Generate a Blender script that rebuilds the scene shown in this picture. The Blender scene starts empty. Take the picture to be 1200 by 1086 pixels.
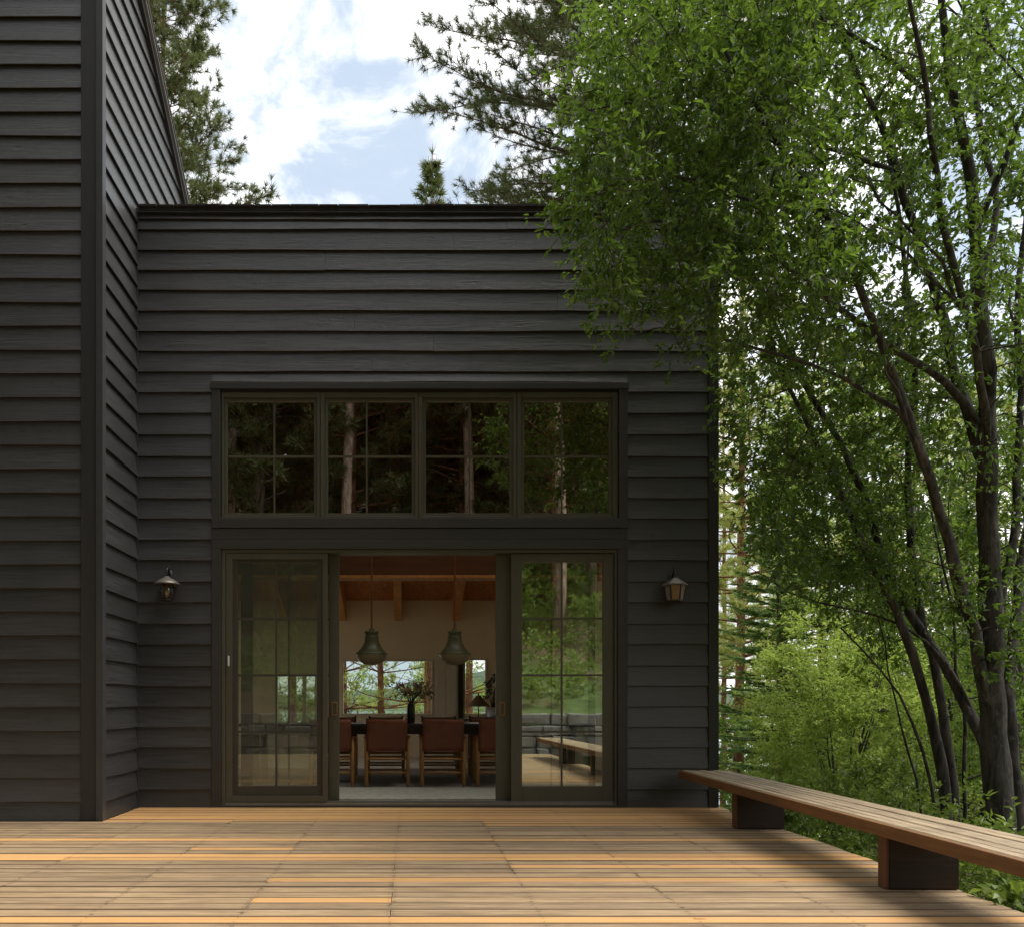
import bpy, math, random
import numpy as np
from mathutils import Vector, Matrix

SC = bpy.context.scene
COL = SC.collection
F = 1000.0; CX = 480.0; HY = 825.0; CH = 0.98      # focal length in photo pixels, vanishing point, camera height
WY = 8.167                                          # distance of the front wall


def P(px, py, Y):
    """point of the place seen at photo pixel (px, py) when it stands Y metres away"""
    return np.array([(px - CX) / F * Y, Y, CH + (HY - py) / F * Y])


def wx(px): return (px - CX) / F * WY
def wz(py): return CH + (HY - py) / F * WY


# ------------------------------------------------------------------ mesh collection
class MB:
    def __init__(s):
        s.v = []; s.f = []; s.t = []; s.n = 0

    def add(s, verts, faces, tone=0.5):
        verts = np.asarray(verts, float).reshape(-1, 3)
        for f in faces:
            s.f.append([i + s.n for i in f]); s.t.append(tone)
        s.v.append(verts); s.n += len(verts)

    def box(s, x0, x1, y0, y1, z0, z1, tone=0.5):
        v = [(x0, y0, z0), (x1, y0, z0), (x1, y1, z0), (x0, y1, z0), (x0, y0, z1), (x1, y0, z1), (x1, y1, z1), (x0, y1, z1)]
        s.add(v, [(0, 3, 2, 1), (4, 5, 6, 7), (0, 1, 5, 4), (1, 2, 6, 5), (2, 3, 7, 6), (3, 0, 4, 7)], tone)

    def tube(s, pts, rad, sides=6, tone=0.5, cap=True):
        pts = np.asarray(pts, float); n = len(pts)
        rad = np.broadcast_to(np.asarray(rad, float), (n,))
        tan = np.gradient(pts, axis=0)
        tan /= np.linalg.norm(tan, axis=1)[:, None] + 1e-9
        ref = np.array([0.31, 0.95, 0.07]) if abs(tan[0][1]) < .8 else np.array([1., 0, 0.1])
        a = np.cross(tan[0], ref); a /= np.linalg.norm(a)
        vs = []
        ang = np.arange(sides) * 2 * math.pi / sides
        for i in range(n):
            a = a - tan[i] * a.dot(tan[i]); a /= np.linalg.norm(a) + 1e-9
            b = np.cross(tan[i], a)
            vs.append(pts[i] + rad[i] * (np.cos(ang)[:, None] * a + np.sin(ang)[:, None] * b))
        fs = []
        for i in range(n - 1):
            for k in range(sides):
                k2 = (k + 1) % sides
                fs.append((i * sides + k, i * sides + k2, (i + 1) * sides + k2, (i + 1) * sides + k))
        if cap:
            fs.append(tuple(range(sides))[::-1]); fs.append(tuple((n - 1) * sides + k for k in range(sides)))
        s.add(np.vstack(vs), fs, tone)

    def lathe(s, prof, c=(0, 0, 0), sides=24, tone=0.5):
        vs = []; fs = []
        for r, z in prof:
            for k in range(sides):
                a = k * 2 * math.pi / sides
                vs.append((c[0] + r * math.cos(a), c[1] + r * math.sin(a), c[2] + z))
        for i in range(len(prof) - 1):
            for k in range(sides):
                k2 = (k + 1) % sides
                fs.append((i * sides + k, i * sides + k2, (i + 1) * sides + k2, (i + 1) * sides + k))
        s.add(vs, fs, tone)

    def build(s, name, mat, parent=None, smooth=False, bevel=0, loc=None):
        v = np.vstack(s.v) if s.v else np.zeros((0, 3))
        me = bpy.data.meshes.new(name)
        me.from_pydata(v.tolist(), [], s.f)
        at = me.attributes.new('tone', 'FLOAT', 'FACE')
        at.data.foreach_set('value', np.array(s.t, np.float32))
        if smooth: me.polygons.foreach_set('use_smooth', np.ones(len(s.f), bool))
        me.materials.append(mat)
        o = link(name, me, parent)
        if loc is not None: o.location = loc
        if bevel:
            b = o.modifiers.new('Bevel', 'BEVEL'); b.width = bevel; b.segments = 2; b.limit_method = 'ANGLE'
        return o


def link(name, data, parent=None):
    o = bpy.data.objects.new(name, data); COL.objects.link(o)
    if parent is not None: o.parent = parent
    return o


def tag(o, label=None, cat=None, group=None, kind=None):
    if label: o['label'] = label
    if cat: o['category'] = cat
    if group: o['group'] = group
    if kind: o['kind'] = kind
    return o


def empty(name, loc=(0, 0, 0), rz=0):
    o = link(name, None); o.location = loc; o.rotation_euler = (0, 0, rz); return o


def copy_tree(o, parent=None):
    c = o.copy(); COL.objects.link(c); c.parent = parent
    for ch in [x for x in bpy.data.objects if x.parent == o]: copy_tree(ch, c)
    return c


def quads(name, V, mat, parent=None, tone=None, nv=4, smooth=False):
    """V: (N, nv, 3) separate polygons -> one mesh, with numpy speed"""
    N = len(V); me = bpy.data.meshes.new(name)
    me.vertices.add(N * nv); me.loops.add(N * nv); me.polygons.add(N)
    me.vertices.foreach_set('co', V.reshape(-1).astype(np.float32))
    me.loops.foreach_set('vertex_index', np.arange(N * nv, dtype=np.int32))
    me.polygons.foreach_set('loop_start', np.arange(N, dtype=np.int32) * nv)
    me.polygons.foreach_set('loop_total', np.full(N, nv, np.int32))
    at = me.attributes.new('tone', 'FLOAT', 'FACE')
    at.data.foreach_set('value', (np.full(N, .5) if tone is None else tone).astype(np.float32))
    me.update(); me.validate()
    me.materials.append(mat)
    return link(name, me, parent) if parent != 'data' else me


# ------------------------------------------------------------------ materials
def mat_new(name):
    m = bpy.data.materials.new(name); m.use_nodes = True
    nt = m.node_tree
    for n in list(nt.nodes): nt.nodes.remove(n)
    out = nt.nodes.new('ShaderNodeOutputMaterial')
    return m, nt, out


class N:
    """small node helper"""
    def __init__(s, nt): s.nt = nt
    def n(s, t, **k):
        x = s.nt.nodes.new(t)
        for a, b in k.items():
            if a.startswith('i_'):
                key = a[2:]
                key = int(key) if key.isdigit() else key.replace('_', ' ')
                if isinstance(b, bpy.types.NodeSocket): s.nt.links.new(b, x.inputs[key])
                else: x.inputs[key].default_value = b
            else: setattr(x, a, b)
        return x
    def link(s, a, b): s.nt.links.new(a, b)
    def mixc(s, f, a, b, blend='MIX'):
        x = s.nt.nodes.new('ShaderNodeMix'); x.data_type = 'RGBA'; x.blend_type = blend
        for sock, v in ((x.inputs[0], f), (x.inputs[6], a), (x.inputs[7], b)):
            if isinstance(v, bpy.types.NodeSocket): s.nt.links.new(v, sock)
            else: sock.default_value = v if not isinstance(v, tuple) or len(v) == 4 else (*v, 1)
        return x.outputs[2]
    def ramp(s, f, stops):
        x = s.nt.nodes.new('ShaderNodeValToRGB'); s.nt.links.new(f, x.inputs[0])
        e = x.color_ramp.elements
        while len(e) < len(stops): e.new(.5)
        for i, (p, c) in enumerate(stops):
            e[i].position = p; e[i].color = (c, c, c, 1) if isinstance(c, (int, float)) else (*c, 1)
        return x.outputs[0]
    def math(s, op, a, b=0.0):
        x = s.nt.nodes.new('ShaderNodeMath'); x.operation = op
        for i, v in enumerate((a, b)):
            if isinstance(v, bpy.types.NodeSocket): s.nt.links.new(v, x.inputs[i])
            else: x.inputs[i].default_value = v
        return x.outputs[0]
    def noise(s, vec, scale, detail=4, rough=.55, dist=0):
        x = s.nt.nodes.new('ShaderNodeTexNoise')
        s.nt.links.new(vec, x.inputs['Vector']); x.inputs['Scale'].default_value = scale
        x.inputs['Detail'].default_value = detail; x.inputs['Roughness'].default_value = rough
        x.inputs['Distortion'].default_value = dist
        return x.outputs['Fac']
    def obj(s, scale=(1, 1, 1), loc=(0, 0, 0)):
        t = s.nt.nodes.new('ShaderNodeTexCoord'); m = s.nt.nodes.new('ShaderNodeMapping')
        s.nt.links.new(t.outputs['Object'], m.inputs[0]); m.inputs['Scale'].default_value = scale
        m.inputs['Location'].default_value = loc
        return m.outputs[0]
    def tone(s):
        a = s.nt.nodes.new('ShaderNodeAttribute'); a.attribute_name = 'tone'; return a.outputs['Fac']
    def bump(s, h, strength=.3, dist=.01):
        b = s.nt.nodes.new('ShaderNodeBump'); s.nt.links.new(h, b.inputs['Height'])
        b.inputs['Strength'].default_value = strength; b.inputs['Distance'].default_value = dist
        return b.outputs[0]


def principled(name, col, rough=.5, spec=.5, metal=0, var=.12, scale=12, bump=.1, bdist=.004, aniso=(1, 1, 1)):
    m, nt, out = mat_new(name); h = N(nt)
    v = h.obj(aniso)
    n1 = h.noise(v, scale, 5); n2 = h.noise(v, scale * .23, 3)
    f = h.math('ADD', h.math('MULTIPLY', n1, .6), h.math('MULTIPLY', n2, .4))
    c0 = tuple(c * (1 - var * 2) for c in col); c1 = tuple(c * (1 + var * 2) for c in col)
    c = h.mixc(h.ramp(f, [(.3, 0.), (.7, 1.)]), c0, c1)
    b = h.n('ShaderNodeBsdfPrincipled', i_Base_Color=c, i_Roughness=rough, i_Metallic=metal)
    b.inputs['Specular IOR Level'].default_value = spec
    h.link(h.bump(n1, bump, bdist), b.inputs['Normal'])
    h.link(b.outputs[0], out.inputs[0])
    return m


def siding_mat(name, along):
    m, nt, out = mat_new(name); h = N(nt)
    sc = (1.2, 1.2, 30) if along == 'x' else (1.2, 1.2, 30)
    v = h.obj(sc); vo = h.obj((1, 1, 1)); tn = h.tone()
    off = h.n('ShaderNodeVectorMath', operation='ADD'); h.link(v, off.inputs[0])
    cmb = h.n('ShaderNodeCombineXYZ', i_0=h.math('MULTIPLY', tn, 37.), i_1=h.math('MULTIPLY', tn, 11.))
    h.link(cmb.outputs[0], off.inputs[1])
    g = h.noise(off.outputs[0], 2.2, 7, .65, .6)
    gf = h.noise(h.obj((4, 4, 160)), 2.0, 5, .7)
    big = h.noise(vo, .9, 3)
    kv = h.n('ShaderNodeTexVoronoi', feature='F1', i_Scale=1.0)
    h.link(h.obj((3.2, 3.2, 7.5)), kv.inputs['Vector'])
    knot = h.ramp(kv.outputs['Distance'], [(.02, 1.), (.11, 0.)])
    c = h.mixc(h.ramp(g, [(.25, 0.), (.75, 1.)]), (.013, .0130, .0138), (.062, .061, .064))
    c = h.mixc(h.math('MULTIPLY', h.ramp(big, [(.35, 0.), (.7, 1.)]), .45), c, (.070, .069, .073))
    c = h.mixc(tn, h.mixc(.35, c, (.012, .012, .012)), c)
    c = h.mixc(h.math('MULTIPLY', h.math('GREATER_THAN', tn, 1.5), .9), c, (.006, .006, .006))  # lap shadow painted near-black on the marked underside faces
    c = h.mixc(h.math('MULTIPLY', knot, .75), c, (.012, .011, .010))
    spk = h.noise(h.obj((5, 5, 26)), 1.6, 5, .7)
    c = h.mixc(h.math('MULTIPLY', h.ramp(spk, [(.56, 0.), (.68, 1.)]), .5), c, (.016, .015, .015))
    b = h.n('ShaderNodeBsdfPrincipled', i_Base_Color=c)
    h.link(h.ramp(g, [(.2, .27), (.8, .50)]), b.inputs['Roughness'])
    b.inputs['Specular IOR Level'].default_value = .95
    hh = h.math('SUBTRACT', h.math('ADD', h.math('MULTIPLY', g, .7), h.math('MULTIPLY', gf, .5)), h.math('MULTIPLY', knot, .4))
    h.link(h.bump(hh, .55, .006), b.inputs['Normal'])
    h.link(b.outputs[0], out.inputs[0])
    return m


def plank_mat(name, old0, old1, new0, new1, stains=False, rough=.62, along=(.7, 16, 16)):
    """weathered boards; tone < .5 is grey old wood, above is fresh orange wood"""
    m, nt, out = mat_new(name); h = N(nt)
    tn = h.tone(); v = h.obj(along)
    off = h.n('ShaderNodeVectorMath', operation='ADD'); h.link(v, off.inputs[0])
    cmb = h.n('ShaderNodeCombineXYZ', i_0=h.math('MULTIPLY', tn, 91.), i_2=h.math('MULTIPLY', tn, 53.))
    h.link(cmb.outputs[0], off.inputs[1])
    g = h.noise(off.outputs[0], 2.3, 8, .68, .8)
    gf = h.noise(h.obj(tuple(a * 5 for a in along)), 2.0, 4, .7)
    blot = h.noise(h.obj((1.3, 3.4, 1)), 1.6, 6, .65)
    old = h.mixc(h.ramp(g, [(.36, 0.), (.62, 1.)]), old0, old1)
    old = h.mixc(h.math('MULTIPLY', h.ramp(gf, [(.35, 1.), (.6, 0.)]), .45), old, tuple(c * .45 for c in old0))
    old = h.mixc(h.math('MULTIPLY', h.ramp(blot, [(.50, 0.), (.66, 1.)]), .42), old, tuple(c * .6 for c in old0))
    new = h.mixc(h.ramp(g, [(.28, 0.), (.72, 1.)]), new0, new1)
    new = h.mixc(h.math('MULTIPLY', h.ramp(blot, [(.45, 0.), (.8, 1.)]), .35), new, tuple(c * .6 for c in new0))
    sel = h.ramp(tn, [(.49, 0.), (.51, 1.)])
    c = h.mixc(sel, old, new)
    # board-to-board variation
    tv = h.math('FRACT', h.math('MULTIPLY', tn, 17.3))
    c = h.mixc(1., c, h.ramp(tv, [(0., (.82, .81, .81)), (.5, (1., .98, .96)), (1., (1.13, 1.09, 1.03))]), 'MULTIPLY')
    if stains:   # dark weathering that gathers along the nailing lines over each joist
        sx = h.n('ShaderNodeSeparateXYZ'); h.link(h.obj(), sx.inputs[0])
        fx = h.math('ABSOLUTE', h.math('SUBTRACT', h.math('FRACT', h.math('ADD', h.math('DIVIDE', h.math('ADD', sx.outputs[0], .09), .7), .5)), .5))
        line = h.ramp(fx, [(.008, 1.), (.045, 0.)])
        sp = h.noise(h.obj((9, 12, 1)), 2.6, 5, .7)
        msk = h.math('MULTIPLY', line, h.ramp(sp, [(.52, 0.), (.62, 1.)]))
        msk = h.math('MULTIPLY', msk, h.math('SUBTRACT', 1., h.math('MULTIPLY', sel, .85)))
        c = h.mixc(h.math('MULTIPLY', msk, .8), c, (.035, .026, .02))
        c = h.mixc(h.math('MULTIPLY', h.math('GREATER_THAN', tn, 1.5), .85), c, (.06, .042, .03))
        vk = h.n('ShaderNodeTexVoronoi', feature='F1', i_Scale=1.)
        h.link(h.obj((1.6, 5.0, 1)), vk.inputs['Vector'])
        c = h.mixc(h.ramp(vk.outputs['Distance'], [(.02, .85), (.08, 0.)]), c, (.06, .035, .02))
    b = h.n('ShaderNodeBsdfPrincipled', i_Base_Color=c, i_Roughness=rough)
    b.inputs['Specular IOR Level'].default_value = .3
    h.link(h.bump(h.math('ADD', g, gf), .5, .004), b.inputs['Normal'])
    h.link(b.outputs[0], out.inputs[0])
    return m


def leaf_mat(name, c0, c1, trans=.35, tcol=None, rough=.42, spec=.5):
    m, nt, out = mat_new(name); h = N(nt); tn = h.tone()
    big = h.noise(h.obj(), .8, 2)
    f = h.math('ADD', h.math('MULTIPLY', tn, .7), h.math('MULTIPLY', big, .3))
    c = h.mixc(f, c0, c1)
    b = h.n('ShaderNodeBsdfPrincipled', i_Base_Color=c, i_Roughness=rough)
    b.inputs['Specular IOR Level'].default_value = spec
    tc = tcol or tuple(min(1, x * 1.9) for x in c1)
    t = h.n('ShaderNodeBsdfTranslucent', i_Color=h.mixc(f, tuple(x * .6 for x in tc), tc))
    mx = h.n('ShaderNodeMixShader', i_0=trans, i_1=b.outputs[0], i_2=t.outputs[0])
    h.link(mx.outputs[0], out.inputs[0])
    return m


def bark_mat(name, c0, c1, stretch=(7, 7, 1.5), bump=.8):
    m, nt, out = mat_new(name); h = N(nt)
    n = h.noise(h.obj(stretch), 3., 7, .65, .4); b2 = h.noise(h.obj((2, 2, 2)), 1.5, 3)
    c = h.mixc(h.ramp(n, [(.38, 0.), (.62, 1.)]), c0, c1)
    c = h.mixc(h.math('MULTIPLY', b2, .5), c, c0)
    lich = h.noise(h.obj((5, 5, 3)), 2.2, 6, .7)
    c = h.mixc(h.math('MULTIPLY', h.ramp(lich, [(.56, 0.), (.64, 1.)]), .45), c, tuple(min(1, x * 1.7) for x in c1))
    b = h.n('ShaderNodeBsdfPrincipled', i_Base_Color=c, i_Roughness=.85)
    b.inputs['Specular IOR Level'].default_value = .2
    h.link(h.bump(n, bump, .02), b.inputs['Normal'])
    h.link(b.outputs[0], out.inputs[0]); return m


def glass_mat(name, refl, tint=(.92, .95, .92), wob=.0):
    m, nt, out = mat_new(name); h = N(nt)
    g = h.n('ShaderNodeBsdfGlossy', i_Color=(.95, .97, .93, 1), i_Roughness=0.0)
    if wob:
        h.link(h.bump(h.noise(h.obj((1.0, 1, 2.6)), 2.2, 2), wob, .002), g.inputs['Normal'])
    t = h.n('ShaderNodeBsdfTransparent', i_Color=(*tint, 1))
    fr = h.n('ShaderNodeLayerWeight', i_Blend=.25)
    fac = h.math('ADD', h.math('MULTIPLY', fr.outputs['Fresnel'], .3), refl)
    mx = h.n('ShaderNodeMixShader', i_0=fac, i_1=t.outputs[0], i_2=g.outputs[0])
    h.link(mx.outputs[0], out.inputs[0]); return m


def screen_mat(name):
    m, nt, out = mat_new(name); h = N(nt)
    w = h.noise(h.obj((30, 1, 400)), 2., 2)
    d = h.n('ShaderNodeBsdfPrincipled', i_Base_Color=(.055, .052, .042, 1), i_Roughness=.6)
    t = h.n('ShaderNodeBsdfTransparent')
    f = h.math('ADD', .30, h.math('MULTIPLY', w, .14))
    mx = h.n('ShaderNodeMixShader', i_0=f, i_1=t.outputs[0], i_2=d.outputs[0])
    h.link(mx.outputs[0], out.inputs[0]); return m


M = {}
M['siding'] = siding_mat('siding_dark_stain', 'x')
M['trim'] = principled('trim_dark', (.034, .033, .032), .5, .5, var=.10, scale=3, bump=.3, aniso=(1, 1, 14))
M['trim_v'] = principled('trim_dark_upright', (.026, .0258, .027), .48, .5, var=.10, scale=3, bump=.3, aniso=(14, 14, 1))
M['flash'] = principled('corner_flashing', (.06, .062, .066), .42, .6, metal=.3, var=.06)
M['olive'] = principled('olive_frame_paint', (.072, .068, .048), .42, .5, var=.06, scale=4, bump=.08)
M['glass'] = glass_mat('window_glass', .44, (.5, .5, .47))
M['glass_left'] = glass_mat('screened_door_glass', .16, (.9, .93, .88))
M['glass_door'] = glass_mat('door_glass', .30)
M['glass_in'] = glass_mat('rear_glass', .04)
M['screen'] = screen_mat('insect_screen')
M['deck'] = plank_mat('deck_boards', (.235, .168, .10), (.47, .345, .21), (.47, .26, .10), (.63, .38, .165), stains=True)
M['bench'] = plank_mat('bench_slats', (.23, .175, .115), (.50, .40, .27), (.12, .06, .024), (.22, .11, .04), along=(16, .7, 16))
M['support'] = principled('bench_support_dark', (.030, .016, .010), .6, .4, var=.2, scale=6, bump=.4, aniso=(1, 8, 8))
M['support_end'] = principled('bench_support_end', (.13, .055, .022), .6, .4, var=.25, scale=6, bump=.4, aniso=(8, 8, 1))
M['shingle'] = principled('roof_shingle', (.03, .028, .028), .85, .3, var=.3, scale=20, bump=.6)
M['roofedge'] = principled('roof_edge_metal', (.30, .30, .31), .45, .5, metal=.4, var=.08)
M['plaster'] = principled('cream_plaster', (.84, .72, .50), .85, .2, var=.03, scale=3, bump=.05)
M['cream'] = principled('cream_panel', (.70, .64, .50), .8, .2, var=.03)
M['fir'] = principled('ceiling_boards', (.48, .18, .06), .5, .4, var=.2, scale=4, bump=.2, aniso=(8, 1, 8))
M['rafter'] = principled('rafter_wood', (.62, .28, .09), .5, .4, var=.15, scale=3, bump=.2, aniso=(8, 1, 8))
M['beam'] = principled('cross_beam_wood', (.13, .05, .022), .55, .4, var=.15, scale=3, bump=.2, aniso=(1, 8, 8))
M['floor_in'] = principled('interior_floor', (.52, .44, .34), .5, .4, var=.12, scale=5, aniso=(1, 9, 1))
M['rug'] = principled('woven_rug', (.30, .28, .25), .9, .1, var=.2, scale=60, bump=.5)
M['leather'] = principled('cognac_leather', (.19, .056, .025), .42, .5, var=.18, scale=7, bump=.25)
M['oak'] = principled('oak_dowel', (.36, .185, .065), .45, .4, var=.12, scale=6, aniso=(8, 8, 1))
M['black'] = principled('black_wood', (.018, .014, .012), .35, .5, var=.2)
M['enamel'] = principled('green_enamel', (.125, .13, .072), .35, .5, var=.08, scale=5)
M['opal'] = principled('pendant_glass', (.34, .30, .20), .25, .5, var=.06)
M['copper'] = principled('copper_stem', (.30, .12, .05), .4, .5, metal=.5, var=.08)
M['iron'] = principled('lantern_iron', (.035, .032, .03), .45, .5, metal=.3, var=.15)
M['pewter'] = principled('lantern_roof', (.17, .155, .14), .42, .6, metal=.4, var=.15)
M['amber'] = principled('amber_glass', (.20, .125, .05), .2, .6, var=.25, scale=14)
M['paleglass'] = principled('pale_lantern_glass', (.19, .175, .16), .2, .6, var=.2, scale=14)
M['shade'] = principled('table_lamp_shade', (.26, .18, .09), .7, .2, var=.1)
M['brass'] = principled('brass_handle', (.30, .18, .09), .35, .6, metal=.6, var=.1)
M['white'] = principled('white_plastic', (.7, .7, .68), .4, .4, var=.02)
M['vase'] = principled('dark_vase', (.02, .02, .022), .25, .6, var=.1)
M['petal'] = leaf_mat('petals', (.35, .05, .09), (.75, .55, .42), .3)
M['houseleaf'] = leaf_mat('house_plant_leaf', (.015, .035, .01), (.05, .09, .025), .2)
M['steel'] = principled('zinc_sill', (.18, .17, .15), .4, .5, metal=.4, var=.08)

M['leafA'] = leaf_mat('alder_leaf', (.018, .046, .009), (.110, .190, .032), .40, (.25, .41, .045), .36, .6)
M['leafS'] = leaf_mat('bright_shrub_leaf', (.17, .28, .045), (.36, .46, .10), .42, (.50, .64, .12), .5, .35)
M['leafM'] = leaf_mat('mid_green_leaf', (.07, .13, .02), (.16, .25, .045), .40, (.32, .46, .07), .5, .35)
M['leafG'] = leaf_mat('undergrowth_leaf', (.055, .11, .018), (.20, .28, .05), .35, (.30, .42, .06), .45, .4)
M['needleP'] = leaf_mat('pine_needles', (.05, .075, .024), (.15, .18, .055), .22, None, .5, .3)
M['needleY'] = leaf_mat('sun_tinted_pine_needles', (.19, .24, .06), (.42, .45, .13), .38, None, .5, .3)  # sunlight and distant haze put into the needle colour
M['needleF'] = leaf_mat('fir_needles', (.09, .17, .05), (.23, .34, .10), .35, None, .5, .3)
M['needleD'] = leaf_mat('dark_forest_needles', (.040, .058, .020), (.11, .125, .042), .25, None, .5, .3)
M['dead'] = leaf_mat('dead_needles', (.16, .06, .03), (.26, .11, .06), .2, None, .7, .2)
M['barkA'] = bark_mat('alder_bark', (.032, .029, .027), (.125, .113, .102))
M['barkR'] = bark_mat('pine_bark_red', (.11, .045, .026), (.36, .165, .095), (6, 6, 1.2), 1.)
M['barkG'] = bark_mat('pine_bark_grey', (.09, .065, .05), (.27, .20, .155), (6, 6, 1.2), 1.)
M['barkL'] = bark_mat('pine_bark_pale', (.15, .10, .075), (.46, .33, .25), (6, 6, 1.2), 1.)
M['stone'] = principled('rough_stone', (.16, .155, .15), .9, .25, var=.28, scale=5, bump=.8, bdist=.03)
M['water'] = principled('lake_water', (.05, .09, .10), .12, .6, var=.02, scale=.02, bump=.0)


def ground_mat():
    m, nt, out = mat_new('forest_floor'); h = N(nt)
    a = h.noise(h.obj(), .35, 6, .65); b_ = h.noise(h.obj(), 9., 6, .7)
    c = h.mixc(h.ramp(b_, [(.3, 0.), (.7, 1.)]), (.05, .032, .018), (.15, .095, .055))
    g = h.mixc(h.ramp(b_, [(.3, 0.), (.7, 1.)]), (.03, .06, .012), (.11, .17, .04))
    c = h.mixc(h.ramp(a, [(.48, 0.), (.6, 1.)]), c, g)
    b = h.n('ShaderNodeBsdfPrincipled', i_Base_Color=c, i_Roughness=.95)
    h.link(h.bump(b_, .8, .05), b.inputs['Normal'])
    h.link(b.outputs[0], out.inputs[0]); return m


M['ground'] = ground_mat()

# ------------------------------------------------------------------ world, sun, camera
SUN_EL, SUN_AZ = math.radians(66), math.radians(78)    # azimuth clockwise from +Y: from the right, a little behind the house
w = bpy.data.worlds.new('World'); SC.world = w; w.use_nodes = True
nt = w.node_tree; h = N(nt)
for n_ in list(nt.nodes): nt.nodes.remove(n_)
wo = nt.nodes.new('ShaderNodeOutputWorld'); bg = nt.nodes.new('ShaderNodeBackground')
sky = nt.nodes.new('ShaderNodeTexSky'); sky.sky_type = 'NISHITA'; sky.sun_disc = False
sky.sun_elevation = SUN_EL; sky.sun_rotation = SUN_AZ; sky.air_density = 1.0; sky.dust_density = 1.5
tc = nt.nodes.new('ShaderNodeTexCoord')
sp = h.n('ShaderNodeSeparateXYZ'); h.link(tc.outputs['Generated'], sp.inputs[0])
zz = h.math('ADD', h.math('MAXIMUM', sp.outputs[2], 0.), .25)
cb = h.n('ShaderNodeCombineXYZ', i_0=h.math('DIVIDE', sp.outputs[0], zz), i_1=h.math('DIVIDE', sp.outputs[1], zz), i_2=.37)
mp = nt.nodes.new('ShaderNodeMapping'); h.link(tc.outputs['Generated'], mp.inputs[0]); mp.inputs['Scale'].default_value = (1, 1, 1.25); mp.inputs['Location'].default_value = (.3, 0, .1)
n1 = h.noise(mp.outputs[0], 5.5, 9, .62, .35)
n2 = h.noise(mp.outputs[0], 1.9, 4, .5, .3)
cl = h.math('ADD', h.math('MULTIPLY', n1, .65), h.math('MULTIPLY', n2, .35))
cm = h.ramp(cl, [(.43, .08), (.495, .65), (.55, 1.)])
cshade = h.ramp(n1, [(.36, (4.2, 4.4, 4.65)), (.58, (9.5, 9.3, 9.2))])
skyc = h.mixc(1., sky.outputs[0], (1.1, 1.1, 1.0), 'MULTIPLY')
skyc = h.mixc(.9, skyc, (2.7, 3.25, 4.0))
h.link(h.mixc(cm, skyc, cshade), bg.inputs[0]); bg.inputs[1].default_value = .12
h.link(bg.outputs[0], wo.inputs[0])

sl = bpy.data.lights.new('sun', 'SUN'); sl.energy = 2.8; sl.angle = math.radians(36); sl.color = (1., .93, .82)
so = link('sun', sl)
d = Vector((math.sin(SUN_AZ) * math.cos(SUN_EL), math.cos(SUN_AZ) * math.cos(SUN_EL), math.sin(SUN_EL)))
so.rotation_euler = (-d).to_track_quat('-Z', 'Y').to_euler(); so.location = (0, 0, 30)

cam = bpy.data.cameras.new('camera'); co = link('camera', cam); SC.camera = co
co.location = (0, 0, CH); co.rotation_euler = (math.pi / 2, 0, 0)
cam.sensor_width = 36; cam.lens = 36 * F / 1200; cam.sensor_fit = 'HORIZONTAL'
cam.shift_x = (600 - CX) / 1200; cam.shift_y = (HY - 543) / 1200
cam.clip_end = 20000; cam.clip_start = .05
SC.view_settings.view_transform = 'Standard'; SC.view_settings.look = 'None'
SC.view_settings.exposure = .95; SC.view_settings.gamma = 1
SC.cycles.max_bounces = 8; SC.cycles.transparent_max_bounces = 16; SC.cycles.diffuse_bounces = 4
SC.cycles.sample_clamp_indirect = 6; SC.cycles.use_denoising = True
SC.render.resolution_x = 1024; SC.render.resolution_y = 926

# ------------------------------------------------------------------ terrain
rng = np.random.default_rng(7)


def sm(a, b, x):
    t = np.clip((x - a) / (b - a), 0, 1); return t * t * (3 - 2 * t)


def gz(X, Y):
    X = np.asarray(X, float); Y = np.asarray(Y, float)
    z = -.62 + 0 * X
    z = z - .10 * np.clip(X - 3.4, 0, 12) * sm(-4, 3, Y)
    z = z - .07 * np.clip(Y - 8, 0, 9)
    z = z - .36 * np.clip(Y - 17, 0, 55)
    back = np.clip(-Y - .95, 0, 200)
    bz = .62 + .36 * np.clip(back, 0, 60) + .10 * np.sin(X * .7) * sm(1, 5, back)
    z = np.where(Y < -.9, bz + (-.9 + .62) * 0, z)
    z = z + .05 * np.sin(X * 1.7 + Y) * np.cos(Y * 1.3) * sm(3.5, 6, np.abs(X))
    far = sm(90, 400, Y); z = z * (1 - far) + far * (-30)
    return z


def axis(lo, hi, step, far):
    a = list(np.arange(lo, hi, step)); s = step; x = hi; b = []
    while x < far: b.append(x); s *= 1.35; x += s
    s = step; x = lo; c = []
    while x > -far: s *= 1.35; x -= s; c.append(x)
    return np.array(sorted(c) + a + b)


ax = axis(-14, 26, .5, 6000); ay = axis(-24, 40, .5, 6000)
ay = np.unique(np.concatenate([ay, [-.9, -.8999]]))
GX, GY = np.meshgrid(ax, ay); GZ = gz(GX, GY)
V = np.stack([GX, GY, GZ], -1).reshape(-1, 3)
nx, ny = len(ax), len(ay)
fs = [(j * nx + i, j * nx + i + 1, (j + 1) * nx + i + 1, (j + 1) * nx + i) for j in range(ny - 1) for i in range(nx - 1)]
g_ = MB(); g_.add(V, fs); tag(g_.build('ground', M['ground'], smooth=True), kind='structure')
lk = MB(); lk.add([(-5000, 62, -17.5), (5000, 62, -17.5), (5000, 2600, -17.5), (-5000, 2600, -17.5)], [(0, 1, 2, 3)])
tag(lk.build('lake_water', M['water']), kind='structure')
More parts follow.
